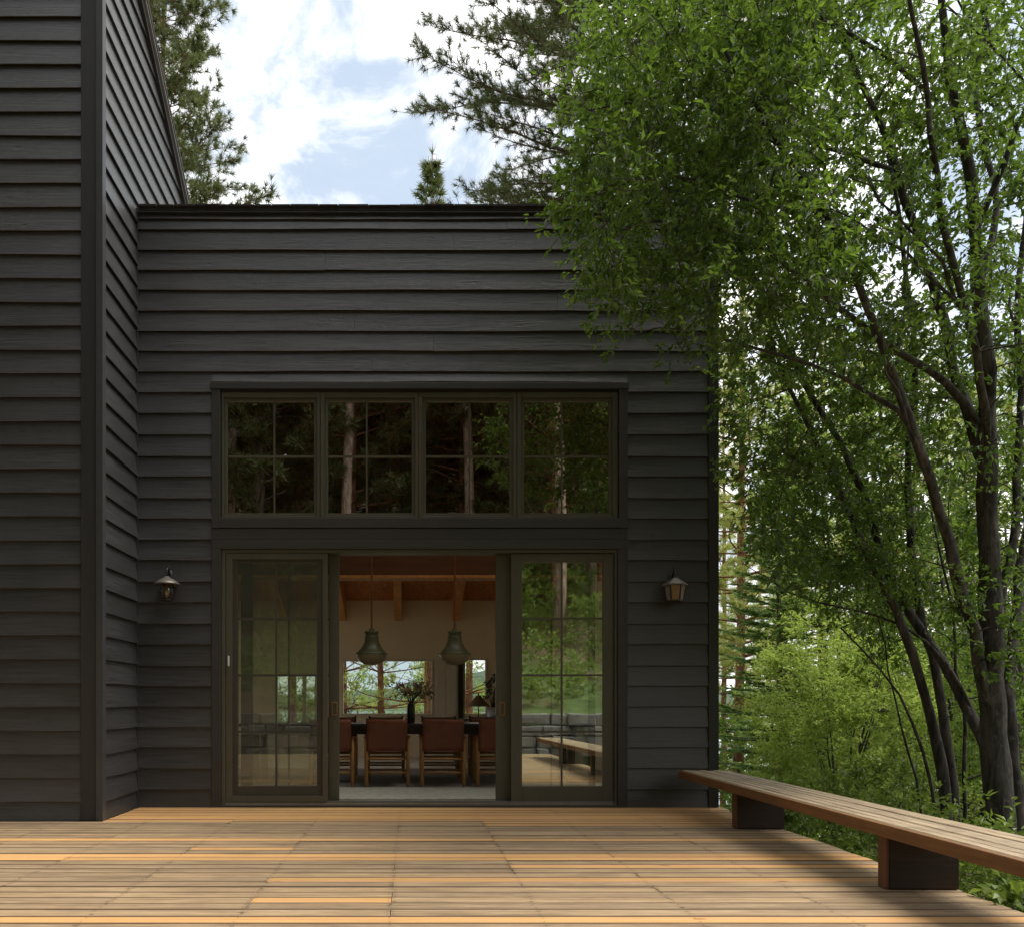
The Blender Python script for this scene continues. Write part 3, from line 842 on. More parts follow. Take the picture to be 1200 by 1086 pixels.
def make_chair():
    c = empty('dining_chair')
    hw = .245
    for sx in (-1, 1):
        for sy, hgt in ((0, .58), (.46, .56)):
            m_ = MB(); m_.lathe([(0, 0), (.016, 0), (.021, .03), (.0225, .3), (.0225, hgt - .05), (.018, hgt - .045), (.018, hgt - .025), (.0225, hgt - .02), (.021, hgt), (0, hgt + .004)], (sx * hw, sy, 0), 12)
            m_.build('leg', M['oak'], c, smooth=True)
    for zz_ in (.165, .325):
        m_ = MB(); m_.tube([(-hw, 0, zz_), (0, 0, zz_), (hw, 0, zz_)], [.012, .014, .012], 8); m_.build('stretcher', M['oak'], c, smooth=True)
        m_ = MB(); m_.tube([(-hw, .46, zz_), (hw, .46, zz_)], .012, 8); m_.build('stretcher', M['oak'], c, smooth=True)
    for sx in (-1, 1):
        m_ = MB(); m_.tube([(sx * hw, 0, .25), (sx * hw, .46, .25)], .012, 8); m_.build('stretcher', M['oak'], c, smooth=True)
        # leather arm strap, sagging a little
        m_ = MB(); pts = [(sx * hw, -.03 + .52 * t / 8, .578 - .02 * math.sin(math.pi * t / 8)) for t in range(9)]
        vs = []; fs = []
        for i, p in enumerate(pts):
            vs += [(p[0] - .03, p[1], p[2]), (p[0] + .03, p[1], p[2]), (p[0] + .03, p[1], p[2] + .006), (p[0] - .03, p[1], p[2] + .006)]
        for i in range(8):
            for q in range(4): fs.append((i * 4 + q, i * 4 + (q + 1) % 4, i * 4 + 4 + (q + 1) % 4, i * 4 + 4 + q))
        fs += [(3, 2, 1, 0), (32, 33, 34, 35)]
        m_.add(vs, fs); m_.build('armrest', M['leather'], c)
    # seat sling
    m_ = MB(); vs = []; fs = []; nn = 8
    for j in range(nn + 1):
        for i in range(nn + 1):
            u, v = i / nn, j / nn
            vs.append((-hw + 2 * hw * u, .46 * v, .43 - .03 * math.sin(math.pi * u) * (0.6 + .4 * math.sin(math.pi * v))))
    for j in range(nn):
        for i in range(nn): a = j * (nn + 1) + i; fs.append((a, a + 1, a + nn + 2, a + nn + 1))
    m_.add(vs, fs); o = m_.build('seat', M['leather'], c, smooth=True); s_ = o.modifiers.new('S', 'SOLIDIFY'); s_.thickness = .006
    # back sling between two tilted rods
    b = MB(); vs = []; fs = []
    for j in range(nn + 1):
        for i in range(nn + 1):
            u, v = i / nn, j / nn
            tilt = -.035 - .10 * v
            vs.append((-.235 + .47 * u, tilt - .028 * math.sin(math.pi * u) + (.0 if True else 0), .425 + .365 * v - .006 * math.sin(math.pi * u) * v))
    for j in range(nn):
        for i in range(nn): a = j * (nn + 1) + i; fs.append((a, a + 1, a + nn + 2, a + nn + 1))
    b.add(vs, fs); o = b.build('backrest', M['leather'], c, smooth=True); s_ = o.modifiers.new('S', 'SOLIDIFY'); s_.thickness = .008
    for sx in (-1, 1):
        m_ = MB(); m_.tube([(sx * .228, -.02, .42), (sx * .228, -.125, .805)], .014, 8); m_.build('back_rod', M['black'], c, smooth=True)
    return c


ch0 = make_chair()
near = [(-1.575, 'leather sling chair hidden left of the doorway behind the glass', 0), (-.92, 'rust leather chair cut off by the left door stile', 0), (-.265, 'rust leather chair left of the pair facing the open doorway', 0),
        (.39, 'rust leather chair right of the pair facing the open doorway', 0), (1.045, 'rust leather chair half hidden by the right door stile', 0), (1.70, '', 0)]
used = False
for x_, lab, r in near[1:5]:
    c = ch0 if not used else copy_tree(ch0); used = True
    c.location = (x_, 10.02, FZ); tag(c, lab, 'chair', 'leather chairs round the dining table')
far_l = ['leather chair across the table behind the left doorway chair', 'leather chair across the table left of the flower vase',
         'leather chair across the table right of the flower vase', 'leather chair across the table beside the table lamp']
for x_, lab in zip((-.98, -.33, .40, 1.06), far_l):
    c = copy_tree(ch0); c.location = (x_, 11.72, FZ); c.rotation_euler = (0, 0, math.pi); tag(c, lab, 'chair', 'leather chairs round the dining table')


# pendants
def pendant(x, lab):
    p = empty('pendant_lamp', (x, 10.72, 0)); z0 = 1.475
    tag(p, lab, 'pendant lamp', 'pendant lamps over the dining table')
    m_ = MB(); m_.tube([(0, 0, 1.90), (0, 0, cz(10.72) - .02)], .013, 8); m_.build('stem', M['copper'], p)
    m_ = MB(); m_.lathe([(0, 1.94), (.03, 1.935), (.035, 1.905), (.09, 1.90), (.092, 1.875), (.078, 1.87), (.078, 1.84), (.088, 1.835), (.086, 1.81), (.095, 1.76), (.13, 1.69), (.18, 1.635), (.205, 1.617), (.207, 1.605), (.2, 1.603)], sides=32)
    m_.build('lamp_shade', M['enamel'], p, smooth=True)
    m_ = MB(); m_.lathe([(.198, 1.606), (.19, 1.575), (.155, 1.525), (.10, 1.49), (.05, 1.478), (0, z0)], sides=32); m_.build('glass_bowl', M['opal'], p, smooth=True)
pendant(-.476, 'green enamel pendant lamp over the table, on the left')
pendant(.567, 'green enamel pendant lamp over the table, on the right')

# flowers on the table
vs_ = empty('flower_vase', (.016, 10.8, FZ + .73)); tag(vs_, 'dark vase of dried red and cream flowers on the dining table', 'vase')
m_ = MB(); m_.lathe([(0, 0), (.045, 0), (.052, .02), (.052, .2), (.044, .235), (.046, .25), (.04, .25), (.038, .2)]); m_.build('vase', M['vase'], vs_, smooth=True)


# ------------------------------------------------------------------ foliage tools
def norm(a): return a / (np.linalg.norm(a, axis=-1, keepdims=True) + 1e-9)


def leaf_polys(pos, dirs, nrm, L, W, fold=.25):
    """pos base points, dirs unit directions, nrm approx normals -> (2N,3,3) triangles, folded along the midrib"""
    side = norm(np.cross(dirs, nrm)); up = norm(np.cross(side, dirs))
    L = L[:, None]; W = W[:, None]
    b = pos; t = pos + dirs * L - up * L * .12
    m = pos + dirs * L * .42
    l = m + side * W * .5 + up * W * fold; r = m - side * W * .5 + up * W * fold
    return np.stack([np.stack([b, r, t], 1), np.stack([b, t, l], 1)], 1).reshape(-1, 3, 3)


def rand_dirs(rg_, n): return norm(rg_.normal(size=(n, 3)))


def shoots(rg_, centers, outdir, per, sh_len, leaves_per, L0, W0, spread=.8, droop=-.15):
    """leafy shoots round every centre. returns leaf triangles, tones, shoot segments"""
    n = len(centers)
    c = np.repeat(centers, per, 0); o = np.repeat(outdir, per, 0)
    d = norm(o * .9 + rand_dirs(rg_, n * per) * spread + np.array([0, 0, droop]))
    ln = sh_len * rg_.uniform(.5, 1.2, n * per)
    st = c + rg_.normal(size=c.shape) * sh_len * .22
    en = st + d * ln[:, None]
    t = rg_.uniform(.05, 1.05, (n * per, leaves_per))
    pos = st[:, None] + (en - st)[:, None] * t[..., None]
    pos = pos.reshape(-1, 3); D = np.repeat(d, leaves_per, 0)
    ld = norm(D * .7 + rand_dirs(rg_, len(pos)) * .8 + np.array([0, 0, -.18]))
    nr = norm(np.array([0, 0, 1.]) + rand_dirs(rg_, len(pos)) * .75)
    L = L0 * rg_.uniform(.5, 1.3, len(pos)) * np.repeat(np.repeat(rg_.uniform(.75, 1.2, n), per), leaves_per); W = W0 * rg_.uniform(.7, 1.2, len(pos))
    pos = pos + rg_.normal(size=pos.shape) * .006
    tn = np.clip(np.repeat(np.repeat(rg_.uniform(.1, .9, n), per), leaves_per) * .5 + rg_.uniform(0, 1, len(pos)) * .5, 0, 1)
    return pos, ld, nr, L, W, tn, (st, en)


def seg_tubes(st, en, r0, r1, mb, sides=3):
    for a, b in zip(st, en):
        mb.tube([a, b], [r0, r1], sides, cap=False)


m_rng = np.random.default_rng(5)
# bouquet
ctr = np.array([[m_rng.uniform(-.2, .2), m_rng.uniform(-.12, .12), m_rng.uniform(.33, .52)] for _ in range(34)])
sm_ = MB()
for c in ctr: sm_.tube([(0, 0, .2), c * np.array([.4, .4, .75]), c], .003, 4)
sm_.build('stems', M['barkA'], vs_)
pos = np.repeat(ctr, 14, 0) + m_rng.normal(size=(34 * 14, 3)) * .012
ld = rand_dirs(m_rng, len(pos)); tr_ = leaf_polys(pos, ld, rand_dirs(m_rng, len(pos)), m_rng.uniform(.02, .045, len(pos)), m_rng.uniform(.012, .025, len(pos)))
quads('flowers', tr_, M['petal'], vs_, np.repeat(np.repeat(m_rng.uniform(0, 1, 34), 14), 2), 3)
pos, ld, nr, L, W, tn, _ = shoots(m_rng, ctr * np.array([1.2, 1.2, .9]), norm(ctr), 2, .12, 6, .05, .016)
quads('greenery', leaf_polys(pos, ld, nr, L, W), M['houseleaf'], vs_, np.repeat(tn, 2), 3)

# console, lamp, plant at the rear right
cs = empty('console_table', (1.5, 14.8, 0)); tag(cs, 'dark console table under the rear window at the right', 'table')
m_ = MB(); m_.box(-.75, .75, -.2, .2, .70, .74); m_.build('table_top', M['black'], cs, bevel=.005)
for sx in (-.7, .7):
    for sy in (-.15, .15):
        m_ = MB(); m_.box(sx - .03, sx + .03, sy - .03, sy + .03, 0, .699); m_.build('leg', M['black'], cs)
lp = empty('table_lamp', (1.19, 14.75, .74)); tag(lp, 'small lamp with wide conical shade on the rear console', 'lamp')
m_ = MB(); m_.lathe([(0, 0), (.07, 0), (.07, .012), (.01, .02), (.008, .25), (0, .25)]); m_.build('lamp_base', M['iron'], lp, smooth=True)
m_ = MB(); m_.lathe([(.21, .205), (.205, .21), (.03, .40), (.0, .402)], sides=32); m_.build('lamp_shade', M['shade'], lp, smooth=True)
m_ = MB(); m_.lathe([(0, .40), (.012, .405), (.012, .43), (0, .44)]); m_.build('finial', M['iron'], lp)
pl = empty('potted_branches', (1.43, 14.75, .74)); tag(pl, 'vase of leafy branches beside the conical table lamp', 'plant')
m_ = MB(); m_.lathe([(0, 0), (.07, 0), (.09, .08), (.07, .18), (.04, .2), (.04, .18)]); m_.build('pot', M['white'], pl, smooth=True)
ctr = np.array([[m_rng.uniform(-.15, .2), m_rng.uniform(-.15, .15), m_rng.uniform(.2, .66)] for _ in range(26)])
sm_ = MB()
for c in ctr: sm_.tube([(0, 0, .1), c * np.array([.4, .4, .75]), c], .004, 4)
sm_.build('stems', M['barkA'], pl)
pos, ld, nr, L, W, tn, _ = shoots(m_rng, ctr, norm(ctr), 2, .12, 7, .075, .045)
quads('leaves', leaf_polys(pos, ld, nr, L, W), M['houseleaf'], pl, np.repeat(tn, 2), 3)


# ------------------------------------------------------------------ wall lanterns
def lantern_bracket(p, ztop):
    m_ = MB(); m_.lathe([(0, -.0), (.035, 0), (.03, .012), (0, .014)], (0, 0, 0), 16)
    v = np.vstack(m_.v); m_.v = [np.stack([v[:, 0], -v[:, 2] - .028, v[:, 1] * 1.5 + ztop + .03], 1)]
    m_.build('wall_plate', M['iron'], p, smooth=True)
    m_ = MB(); pts = [(0, -.035, ztop + .03), (0, -.07, ztop + .075), (0, -.105, ztop + .09), (0, -.13, ztop + .07), (0, -.13, ztop + .03), (0, -.12, ztop + .0)]
    m_.tube(pts, .0075, 8)
    m_.tube([(0, -.05, ztop + .05), (0.012, -.06, ztop + .1), (-.005, -.055, ztop + .125)], .005, 6)
    m_.build('bracket', M['iron'], p, smooth=True)
zl = wz(678)
lt = empty('wall_lantern', (wx(200), WY, 0)); tag(lt, 'round hooded lantern with globe glass on the wall left of the doors', 'wall lantern', 'lanterns beside the doors')
lantern_bracket(lt, zl + .0)
m_ = MB(); m_.lathe([(0, .012), (.02, .008), (.03, -.005), (.055, -.016), (.10, -.045), (.125, -.066), (.122, -.074), (.06, -.06), (0, -.055)], (0, -.125, zl), 32); m_.build('hood', M['pewter'], lt, smooth=True)
m_ = MB(); m_.lathe([(.035, -.06), (.052, -.09), (.06, -.13), (.05, -.175), (.03, -.205), (0, -.212)], (0, -.125, zl), 20); m_.build('globe', glass_mat('lantern_globe', .1, (.75, .72, .66)), lt, smooth=True)
m_ = MB(); m_.lathe([(0, -.06), (.012, -.07), (.03, -.12), (.034, -.145), (.022, -.17), (0, -.178)], (0, -.125, zl), 16); m_.build('bulb', M['amber'], lt, smooth=True)
m_ = MB()
for k in range(4):
    a = k * math.pi / 2 + .78
    m_.tube([(.055 * math.cos(a), -.125 + .055 * math.sin(a), zl - .06), (.066 * math.cos(a), -.125 + .066 * math.sin(a), zl - .13), (.035 * math.cos(a), -.125 + .035 * math.sin(a), zl - .215)], .004, 6)
m_.lathe([(0, -.205), (.04, -.207), (.045, -.217), (.02, -.225), (0, -.23)], (0, -.125, zl), 16)
m_.build('cage', M['iron'], lt, smooth=True)

lt = empty('wall_lantern', (wx(786.5), WY, 0)); tag(lt, 'six sided lantern with amber panes on the wall right of the doors', 'wall lantern', 'lanterns beside the doors')
zl = wz(680)
lantern_bracket(lt, zl + .0)
def hexring(r, z): return [(r * math.cos(math.radians(60 * k + 45)), -.125 + r * math.sin(math.radians(60 * k + 45)), z) for k in range(6)]
m_ = MB(); R_ = [(.035, zl + .005), (.045, zl - .005), (.118, zl - .055), (.118, zl - .064)]
vs = sum([hexring(*q) for q in R_], []); fs = [(i * 6 + k, i * 6 + (k + 1) % 6, i * 6 + 6 + (k + 1) % 6, i * 6 + 6 + k) for i in range(3) for k in range(6)] + [tuple(range(6)), tuple(range(23, 17, -1))]
m_.add(vs, fs); m_.build('hood', M['pewter'], lt)
m_ = MB(); m_.lathe([(0, .03), (.012, .025), (.02, .012), (.036, .004)], (0, -.125, zl), 12); m_.build('finial', M['iron'], lt, smooth=True)
t_, b_ = hexring(.098, zl - .066), hexring(.074, zl - .205)
for k in range(6):
    k2 = (k + 1) % 6
    m_ = MB(); m_.add([t_[k], t_[k2], b_[k2], b_[k]], [(0, 1, 2, 3)]); m_.build('pane', M['paleglass' if k == 2 else 'amber'], lt)
m_ = MB()
for k in range(6): m_.tube([t_[k], b_[k]], .008, 6)
m_.add(hexring(.082, zl - .203) + hexring(.082, zl - .218) + hexring(.03, zl - .228), [tuple(range(6))] + [(i * 6 + k, i * 6 + (k + 1) % 6, i * 6 + 6 + (k + 1) % 6, i * 6 + 6 + k) for i in range(2) for k in range(6)] + [(17, 16, 15, 14, 13, 12)])
m_.build('cage', M['iron'], lt)

# ------------------------------------------------------------------ bench
bn = empty('bench', (2.52 + .022 * (4 - 8), 4.0, 0), -math.atan(.022))
tag(bn, 'long low slatted timber bench on dark block supports along the deck edge', 'bench')
BT = .364; YA, YB = -3.45, 4.0
rb = random.Random(5)
xs_ = 0.0; k = 0
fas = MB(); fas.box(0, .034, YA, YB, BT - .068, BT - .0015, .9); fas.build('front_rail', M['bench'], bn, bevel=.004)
x = .038
while x < .445:
    w_ = .0625; m_ = MB()
    cuts = [YA, rb.uniform(-1.5, 2), YB] if rb.random() < .5 else [YA, YB]
    for a, b in zip(cuts[:-1], cuts[1:]):
        zt = BT + rb.uniform(-.0015, .0015); n_ = 24; vs = []; fs = []; c = .005; tn = rb.uniform(.03, .46)
        pr = [(x, BT - .045), (x, -c), (x + c, 0), (x + w_ - c, 0), (x + w_, -c), (x + w_, BT - .045)]
        for i in range(n_ + 1):
            yy = a + .0015 + (b - a - .003) * i / n_; wv = .0012 * math.sin(yy * 1.7 + x * 40)
            for j, (p, q) in enumerate(pr): vs.append((p + wv * .5, yy, q if j in (0, 5) else zt + q + wv))
        for i in range(n_):
            for q in range(6): fs.append((i * 6 + q, i * 6 + (q + 1) % 6, i * 6 + 6 + (q + 1) % 6, i * 6 + 6 + q))
        fs += [(5, 4, 3, 2, 1, 0), tuple(n_ * 6 + q for q in range(6))]
        m_.add(vs, [tuple(reversed(f)) for f in fs], tn)
    m_.build('slat', M['bench'], bn); x += w_ + .0078
for yw in (6.712, 4.506, 2.30):
    yl = yw - 4.0
    m_ = MB(); m_.box(.118 - .03, .455, yl, yl + .085, .004, BT - .07, .5)
    m_.box(.118 - .03, .44, yl + .09, yl + .3, BT - .12, BT - .07) if False else None
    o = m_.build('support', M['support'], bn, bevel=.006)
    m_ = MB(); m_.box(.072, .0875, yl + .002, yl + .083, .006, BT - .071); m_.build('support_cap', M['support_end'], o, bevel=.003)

# ------------------------------------------------------------------ multi-stem tree beside the bench
def smooth_path(pts, n=None, jit=0, rg_=None):
    pts = np.asarray(pts, float); seg = np.linalg.norm(np.diff(pts, axis=0), axis=1); s = np.concatenate([[0], np.cumsum(seg)])
    n = n or max(6, int(s[-1] / .22)); q = np.linspace(0, s[-1], n)
    # Catmull-like smoothing: linear resample then relax
    out = np.stack([np.interp(q, s, pts[:, i]) for i in range(3)], 1)
    for _ in range(3): out[1:-1] = .25 * out[:-2] + .5 * out[1:-1] + .25 * out[2:]
    if jit: out[1:-1] += rg_.normal(size=out[1:-1].shape) * jit
    return out


# stems: list of (photo x, photo y, distance), width in metres at both ends
STEMS = [
    ([(1176, 985, 6.6), (1168, 900, 6.6), (1162, 800, 6.6), (1159, 700, 6.6), (1158, 600, 6.6), (1156, 500, 6.55), (1158, 440, 6.5), (1147, 346, 6.45), (1142, 233, 6.4), (1129, 150, 6.3), (1108, 83, 6.2), (1100, -30, 6.1)], .28, .05),
    ([(1168, 880, 6.6), (1159, 810, 6.6), (1142, 753, 6.55), (1128, 687, 6.5), (1113, 628, 6.45), (1095, 573, 6.4), (1072, 510, 6.3), (1054, 466, 6.25), (1041, 410, 6.2), (998, 309, 6.1), (967, 251, 6.0), (937, 205, 5.9), (895, 140, 5.8), (850, 60, 5.7)], .125, .03),
    ([(1159, 892, 6.62), (1142, 838, 6.8), (1116, 799, 7.0), (1086, 742, 7.2), (1056, 709, 7.3), (1028, 650, 7.4), (1025, 606, 7.45), (999, 547, 7.5), (958, 474, 7.6), (921, 407, 7.7), (890, 340, 7.8), (850, 250, 7.7)], .11, .03),
    ([(1116, 985, 7.1), (1113, 960, 7.1), (1099, 865, 7.1), (1086, 815, 7.1), (1063, 742, 7.15), (1043, 700, 7.2), (1010, 640, 7.3), (980, 560, 7.4), (940, 490, 7.5), (905, 400, 7.5)], .13, .03),
    ([(1122, 985, 7.4), (1114, 898, 7.4), (1099, 805, 7.4), (1086, 749, 7.4), (1076, 709, 7.4), (1066, 633, 7.4), (1060, 540, 7.4), (1075, 430, 7.3), (1060, 300, 7.2), (1040, 180, 7.0)], .12, .03),
    ([(1100, 985, 7.0), (1093, 931, 7.0), (1089, 888, 7.0), (1063, 832, 7.0), (1043, 789, 7.0), (1020, 766, 7.0), (985, 735, 7.0)], .045, .015),
    ([(1160, 560, 6.6), (1125, 450, 6.8), (1100, 358, 6.9), (1075, 275, 6.9), (1054, 200, 6.8), (1025, 129, 6.7), (990, 50, 6.6), (970, -20, 6.5)], .12, .035),
    ([(1158, 520, 6.5), (1154, 450, 6.2), (1121, 325, 6.0), (1100, 250, 5.9), (1090, 179, 5.8), (1092, 104, 5.7), (1075, 33, 5.6), (1060, -30, 5.5)], .075, .03),
    ([(1150, 500, 6.55), (1108, 437, 6.4), (1046, 408, 6.3), (992, 371, 6.2), (933, 321, 6.1), (879, 271, 6.1), (850, 258, 6.1), (790, 250, 6.2), (730, 270, 6.5)], .075, .02),
    ([(1072, 510, 6.3), (1054, 470, 6.4), (984, 440, 6.5), (940, 426, 6.5), (890, 408, 6.5), (855, 398, 6.5), (815, 388, 6.5), (775, 368, 6.6), (740, 392, 6.6)], .05, .008),
    ([(1150, 780, 6.7), (1180, 700, 6.8), (1192, 600, 6.9), (1198, 480, 7.0), (1190, 330, 7.0), (1215, 200, 7.0), (1240, 60, 7.0)], .09, .035),
    ([(1146, 346, 6.45), (1180, 230, 6.6), (1160, 190, 6.7), (1137, 158, 6.7), (1150, 60, 6.7), (1160, -40, 6.7)], .07, .03),
    ([(1142, 280, 6.45), (1170, 200, 6.3), (1200, 130, 6.2), (1235, 60, 6.0)], .06, .03),
    ([(1054, 200, 6.8), (990, 180, 6.5), (900, 150, 6.3), (820, 120, 6.1), (740, 110, 6.0), (690, 130, 6.0)], .05, .014),
    ([(967, 251, 6.0), (900, 255, 5.9), (830, 210, 5.8), (760, 190, 5.8), (700, 220, 5.9), (665, 245, 6.1)], .04, .010),
    ([(1100, 120, 6.2), (1020, 40, 6.0), (930, 10, 5.9), (840, -20, 5.8)], .05, .02),
    ([(1142, 838, 6.8), (1110, 770, 7.0), (1060, 720, 7.2), (1000, 712, 7.3), (950, 707, 7.4), (905, 690, 7.5), (870, 660, 7.6)], .04, .008),
    ([(1195, 1000, 6.9), (1190, 900, 6.9), (1176, 820, 6.9), (1188, 740, 7.1), (1200, 640, 7.3), (1215, 500, 7.5)], .16, .06),
    ([(1128, 990, 7.6), (1133, 900, 7.6), (1128, 820, 7.6), (1120, 760, 7.6), (1110, 690, 7.6), (1092, 600, 7.6)], .05, .02),
    ([(1085, 985, 7.3), (1075, 905, 7.3), (1058, 860, 7.3), (1048, 820, 7.3), (1040, 775, 7.3), (1028, 720, 7.3)], .035, .012),
    ([(960, 470, 6.6), (918, 560, 6.8), (893, 610, 6.9), (905, 680, 7.0)], .012, .006),
]
trg = np.random.default_rng(21)
tree = empty('multi_stem_tree', tuple(P(1176, 985, 6.6))); TB = np.array(tree.location)
TB = P(1176, 985, 6.6); TB[2] = gz(TB[0], TB[1]) ; tree.location = TB
tag(tree, 'large many stemmed leafy tree leaning over the bench and the roof corner', 'tree')
tk = MB(); skel = []; srad = []
for pts, w0, w1 in STEMS:
    p3 = np.array([P(*q) for q in pts]); 
    if pts[0][1] > 980: p3 = np.vstack([[p3[0][0] + .01, p3[0][1], gz(p3[0][0], p3[0][1]) - .15], p3])
    sp_ = smooth_path(p3, None, .010, trg); r = np.linspace(w0 / 2, w1 / 2, len(sp_)) * .84; r[0] *= .6 if pts[0][1] < 980 else 1; r = r * (1 + .06 * np.sin(np.arange(len(sp_)) * 1.3))
    if pts[0][1] > 980: r[:3] *= np.array([1.5, 1.25, 1.1])
    tk.tube(sp_ - TB, r, 10 if w0 > .06 else 6); skel.append(sp_); srad.append(r)
# long thin arching shoots between the stems
for q in range(80):
    k_ = trg.integers(0, len(skel)); sp_ = skel[k_]; j_ = trg.integers(len(sp_) // 4, len(sp_)); a_ = sp_[j_]
    dr = norm(np.array([trg.uniform(-1., .35), trg.uniform(-.4, .4), trg.uniform(.25, 1.1)])); L_ = trg.uniform(1.0, 2.4)
    bend = np.array([-.25, 0, -.25]) * trg.uniform(-.3, 1.)
    p_ = smooth_path([a_, a_ + dr * L_ * .35, a_ + dr * L_ * .7 + bend * L_ * .3, a_ + dr * L_ + bend * L_ * .8], 10, .014, trg)
    if p_[-1][2] < 2.9 or a_[2] < 2.2 or p_[-1][0] < 2.6: continue
    p_[:, 1] = np.where((p_[:, 0] < 3.1) & (p_[:, 2] < 6), np.minimum(p_[:, 1], 7.8), p_[:, 1])
    r0 = min(srad[k_][j_] * .6, .017); tk.tube(p_ - TB, np.linspace(r0, .004, 10), 6, cap=False)
    skel.append(p_); srad.append(np.linspace(r0, .004, 10))
tk.build('trunk', M['barkA'], tree, smooth=True)


def in_poly(px, py, poly):
    poly = np.array(poly, float); inside = np.zeros(len(px), bool); j = len(poly) - 1
    for i in range(len(poly)):
        xi, yi = poly[i]; xj, yj = poly[j]
        c = ((yi > py) != (yj > py)) & (px < (xj - xi) * (py - yi) / (yj - yi + 1e-9) + xi)
        inside ^= c; j = i
    return inside


def sample(poly, n, d0, d1, rg_):
    poly = np.array(poly, float); out = []
    while len(out) < n:
        px = rg_.uniform(poly[:, 0].min(), poly[:, 0].max(), n * 2); py = rg_.uniform(poly[:, 1].min(), poly[:, 1].max(), n * 2)
        ok = in_poly(px, py, poly)
        for a, b in zip(px[ok], py[ok]): out.append(P(a, b, rg_.uniform(d0, d1)))
    return np.array(out[:n])


crownA = [(668, 236), (690, 160), (672, 110), (700, 60), (690, -60), (960, -60), (980, 330), (860, 420), (835, 380), (800, 360), (775, 320), (745, 340), (715, 330), (700, 290), (675, 262)]
crownA2 = [(940, -60), (1260, -60), (1260, 420), (860, 430), (950, 330)]
crownB = [(850, 400), (1100, 400), (1090, 560), (1070, 700), (1060, 760), (1000, 745), (940, 690), (895, 640), (862, 560), (850, 470)]
crownB2 = [(1100, 400), (1260, 400), (1260, 800), (1185, 800), (1100, 740)]
crownC = [(1060, 740), (1260, 700), (1260, 900), (1180, 860), (1080, 790)]
tg = np.vstack([sample(crownA, 520, 5.3, 7.6, trg), sample(crownA2, 400, 5.6, 8.4, trg), sample(crownB, 340, 6.6, 9.2, trg), sample(crownB2, 120, 6.2, 9.0, trg), sample(crownC, 26, 7.2, 9.5, trg)])
# a few sprays hanging in front of the wall where the photograph shows them
hang = [(700, 350, 7.1), (697, 300, 7.0), (690, 325, 7.2), (740, 340, 7.0), (733, 362, 7.0), (760, 372, 6.9), (728, 385, 7.0), (790, 392, 6.9), (800, 410, 6.8), (820, 405, 6.9), (765, 350, 6.8), (712, 318, 6.9), (680, 280, 6.9), (660, 255, 6.9)]
tg = np.vstack([tg, np.array([P(*q) for q in hang])])
ok = ~((tg[:, 1] > 7.85) & (tg[:, 0] < 3.15) & (tg[:, 2] < 6.0)); tg = tg[ok]
sk = np.vstack(skel); sr = np.concatenate(srad)
d0 = np.array([np.min(np.linalg.norm(sk - t, axis=1)) for t in tg]); order = np.argsort(d0)
tw = MB(); outd = np.zeros_like(tg)
for i in order:
    t = tg[i]
    cost = np.linalg.norm(sk - t, axis=1) + .55 * np.maximum(0, sk[:, 2] - t[2] + .1) + .25 * np.abs(sk[:, 1] - t[1])
    j = int(np.argmin(cost)); a = sk[j]; L_ = np.linalg.norm(t - a)
    if L_ < .05: outd[i] = norm(t - TB); continue
    mid = a + (t - a) * .5 + np.array([0, 0, .12 * L_]) + trg.normal(size=3) * .07 * L_
    pth = smooth_path([a, mid, t], max(4, int(L_ / .14)), .012, trg)
    r0 = min(sr[j] * .7, .006 + .008 * L_); r = np.linspace(r0, .0035, len(pth))
    tw.tube(pth - TB, r, 4, cap=False)
    sk = np.vstack([sk, pth[1:]]); sr = np.concatenate([sr, r[1:]]); outd[i] = norm(pth[-1] - pth[-2])
tw.build('branches', M['barkA'], tree, smooth=True)
pos, ld, nr, L, W, tn, (st, en) = shoots(trg, tg, outd, 7, .26, 11, .060, .030, .95)
ok = ~((pos[:, 1] > 8.02) & (pos[:, 0] < 3.05) & (pos[:, 2] < 5.95))
tri = leaf_polys(pos[ok], ld[ok], nr[ok], L[ok], W[ok]) - TB
quads('crown', tri, M['leafA'], tree, np.repeat(tn[ok], 2), 3)
ok = ~((en[:, 1] > 8.02) & (en[:, 0] < 3.05) & (en[:, 2] < 5.95)); ok &= trg.uniform(size=len(ok)) < .5
ts = MB(); seg_tubes(st[ok] - TB, en[ok] - TB, .003, .0015, ts); ts.build('twigs', M['barkA'], tree)


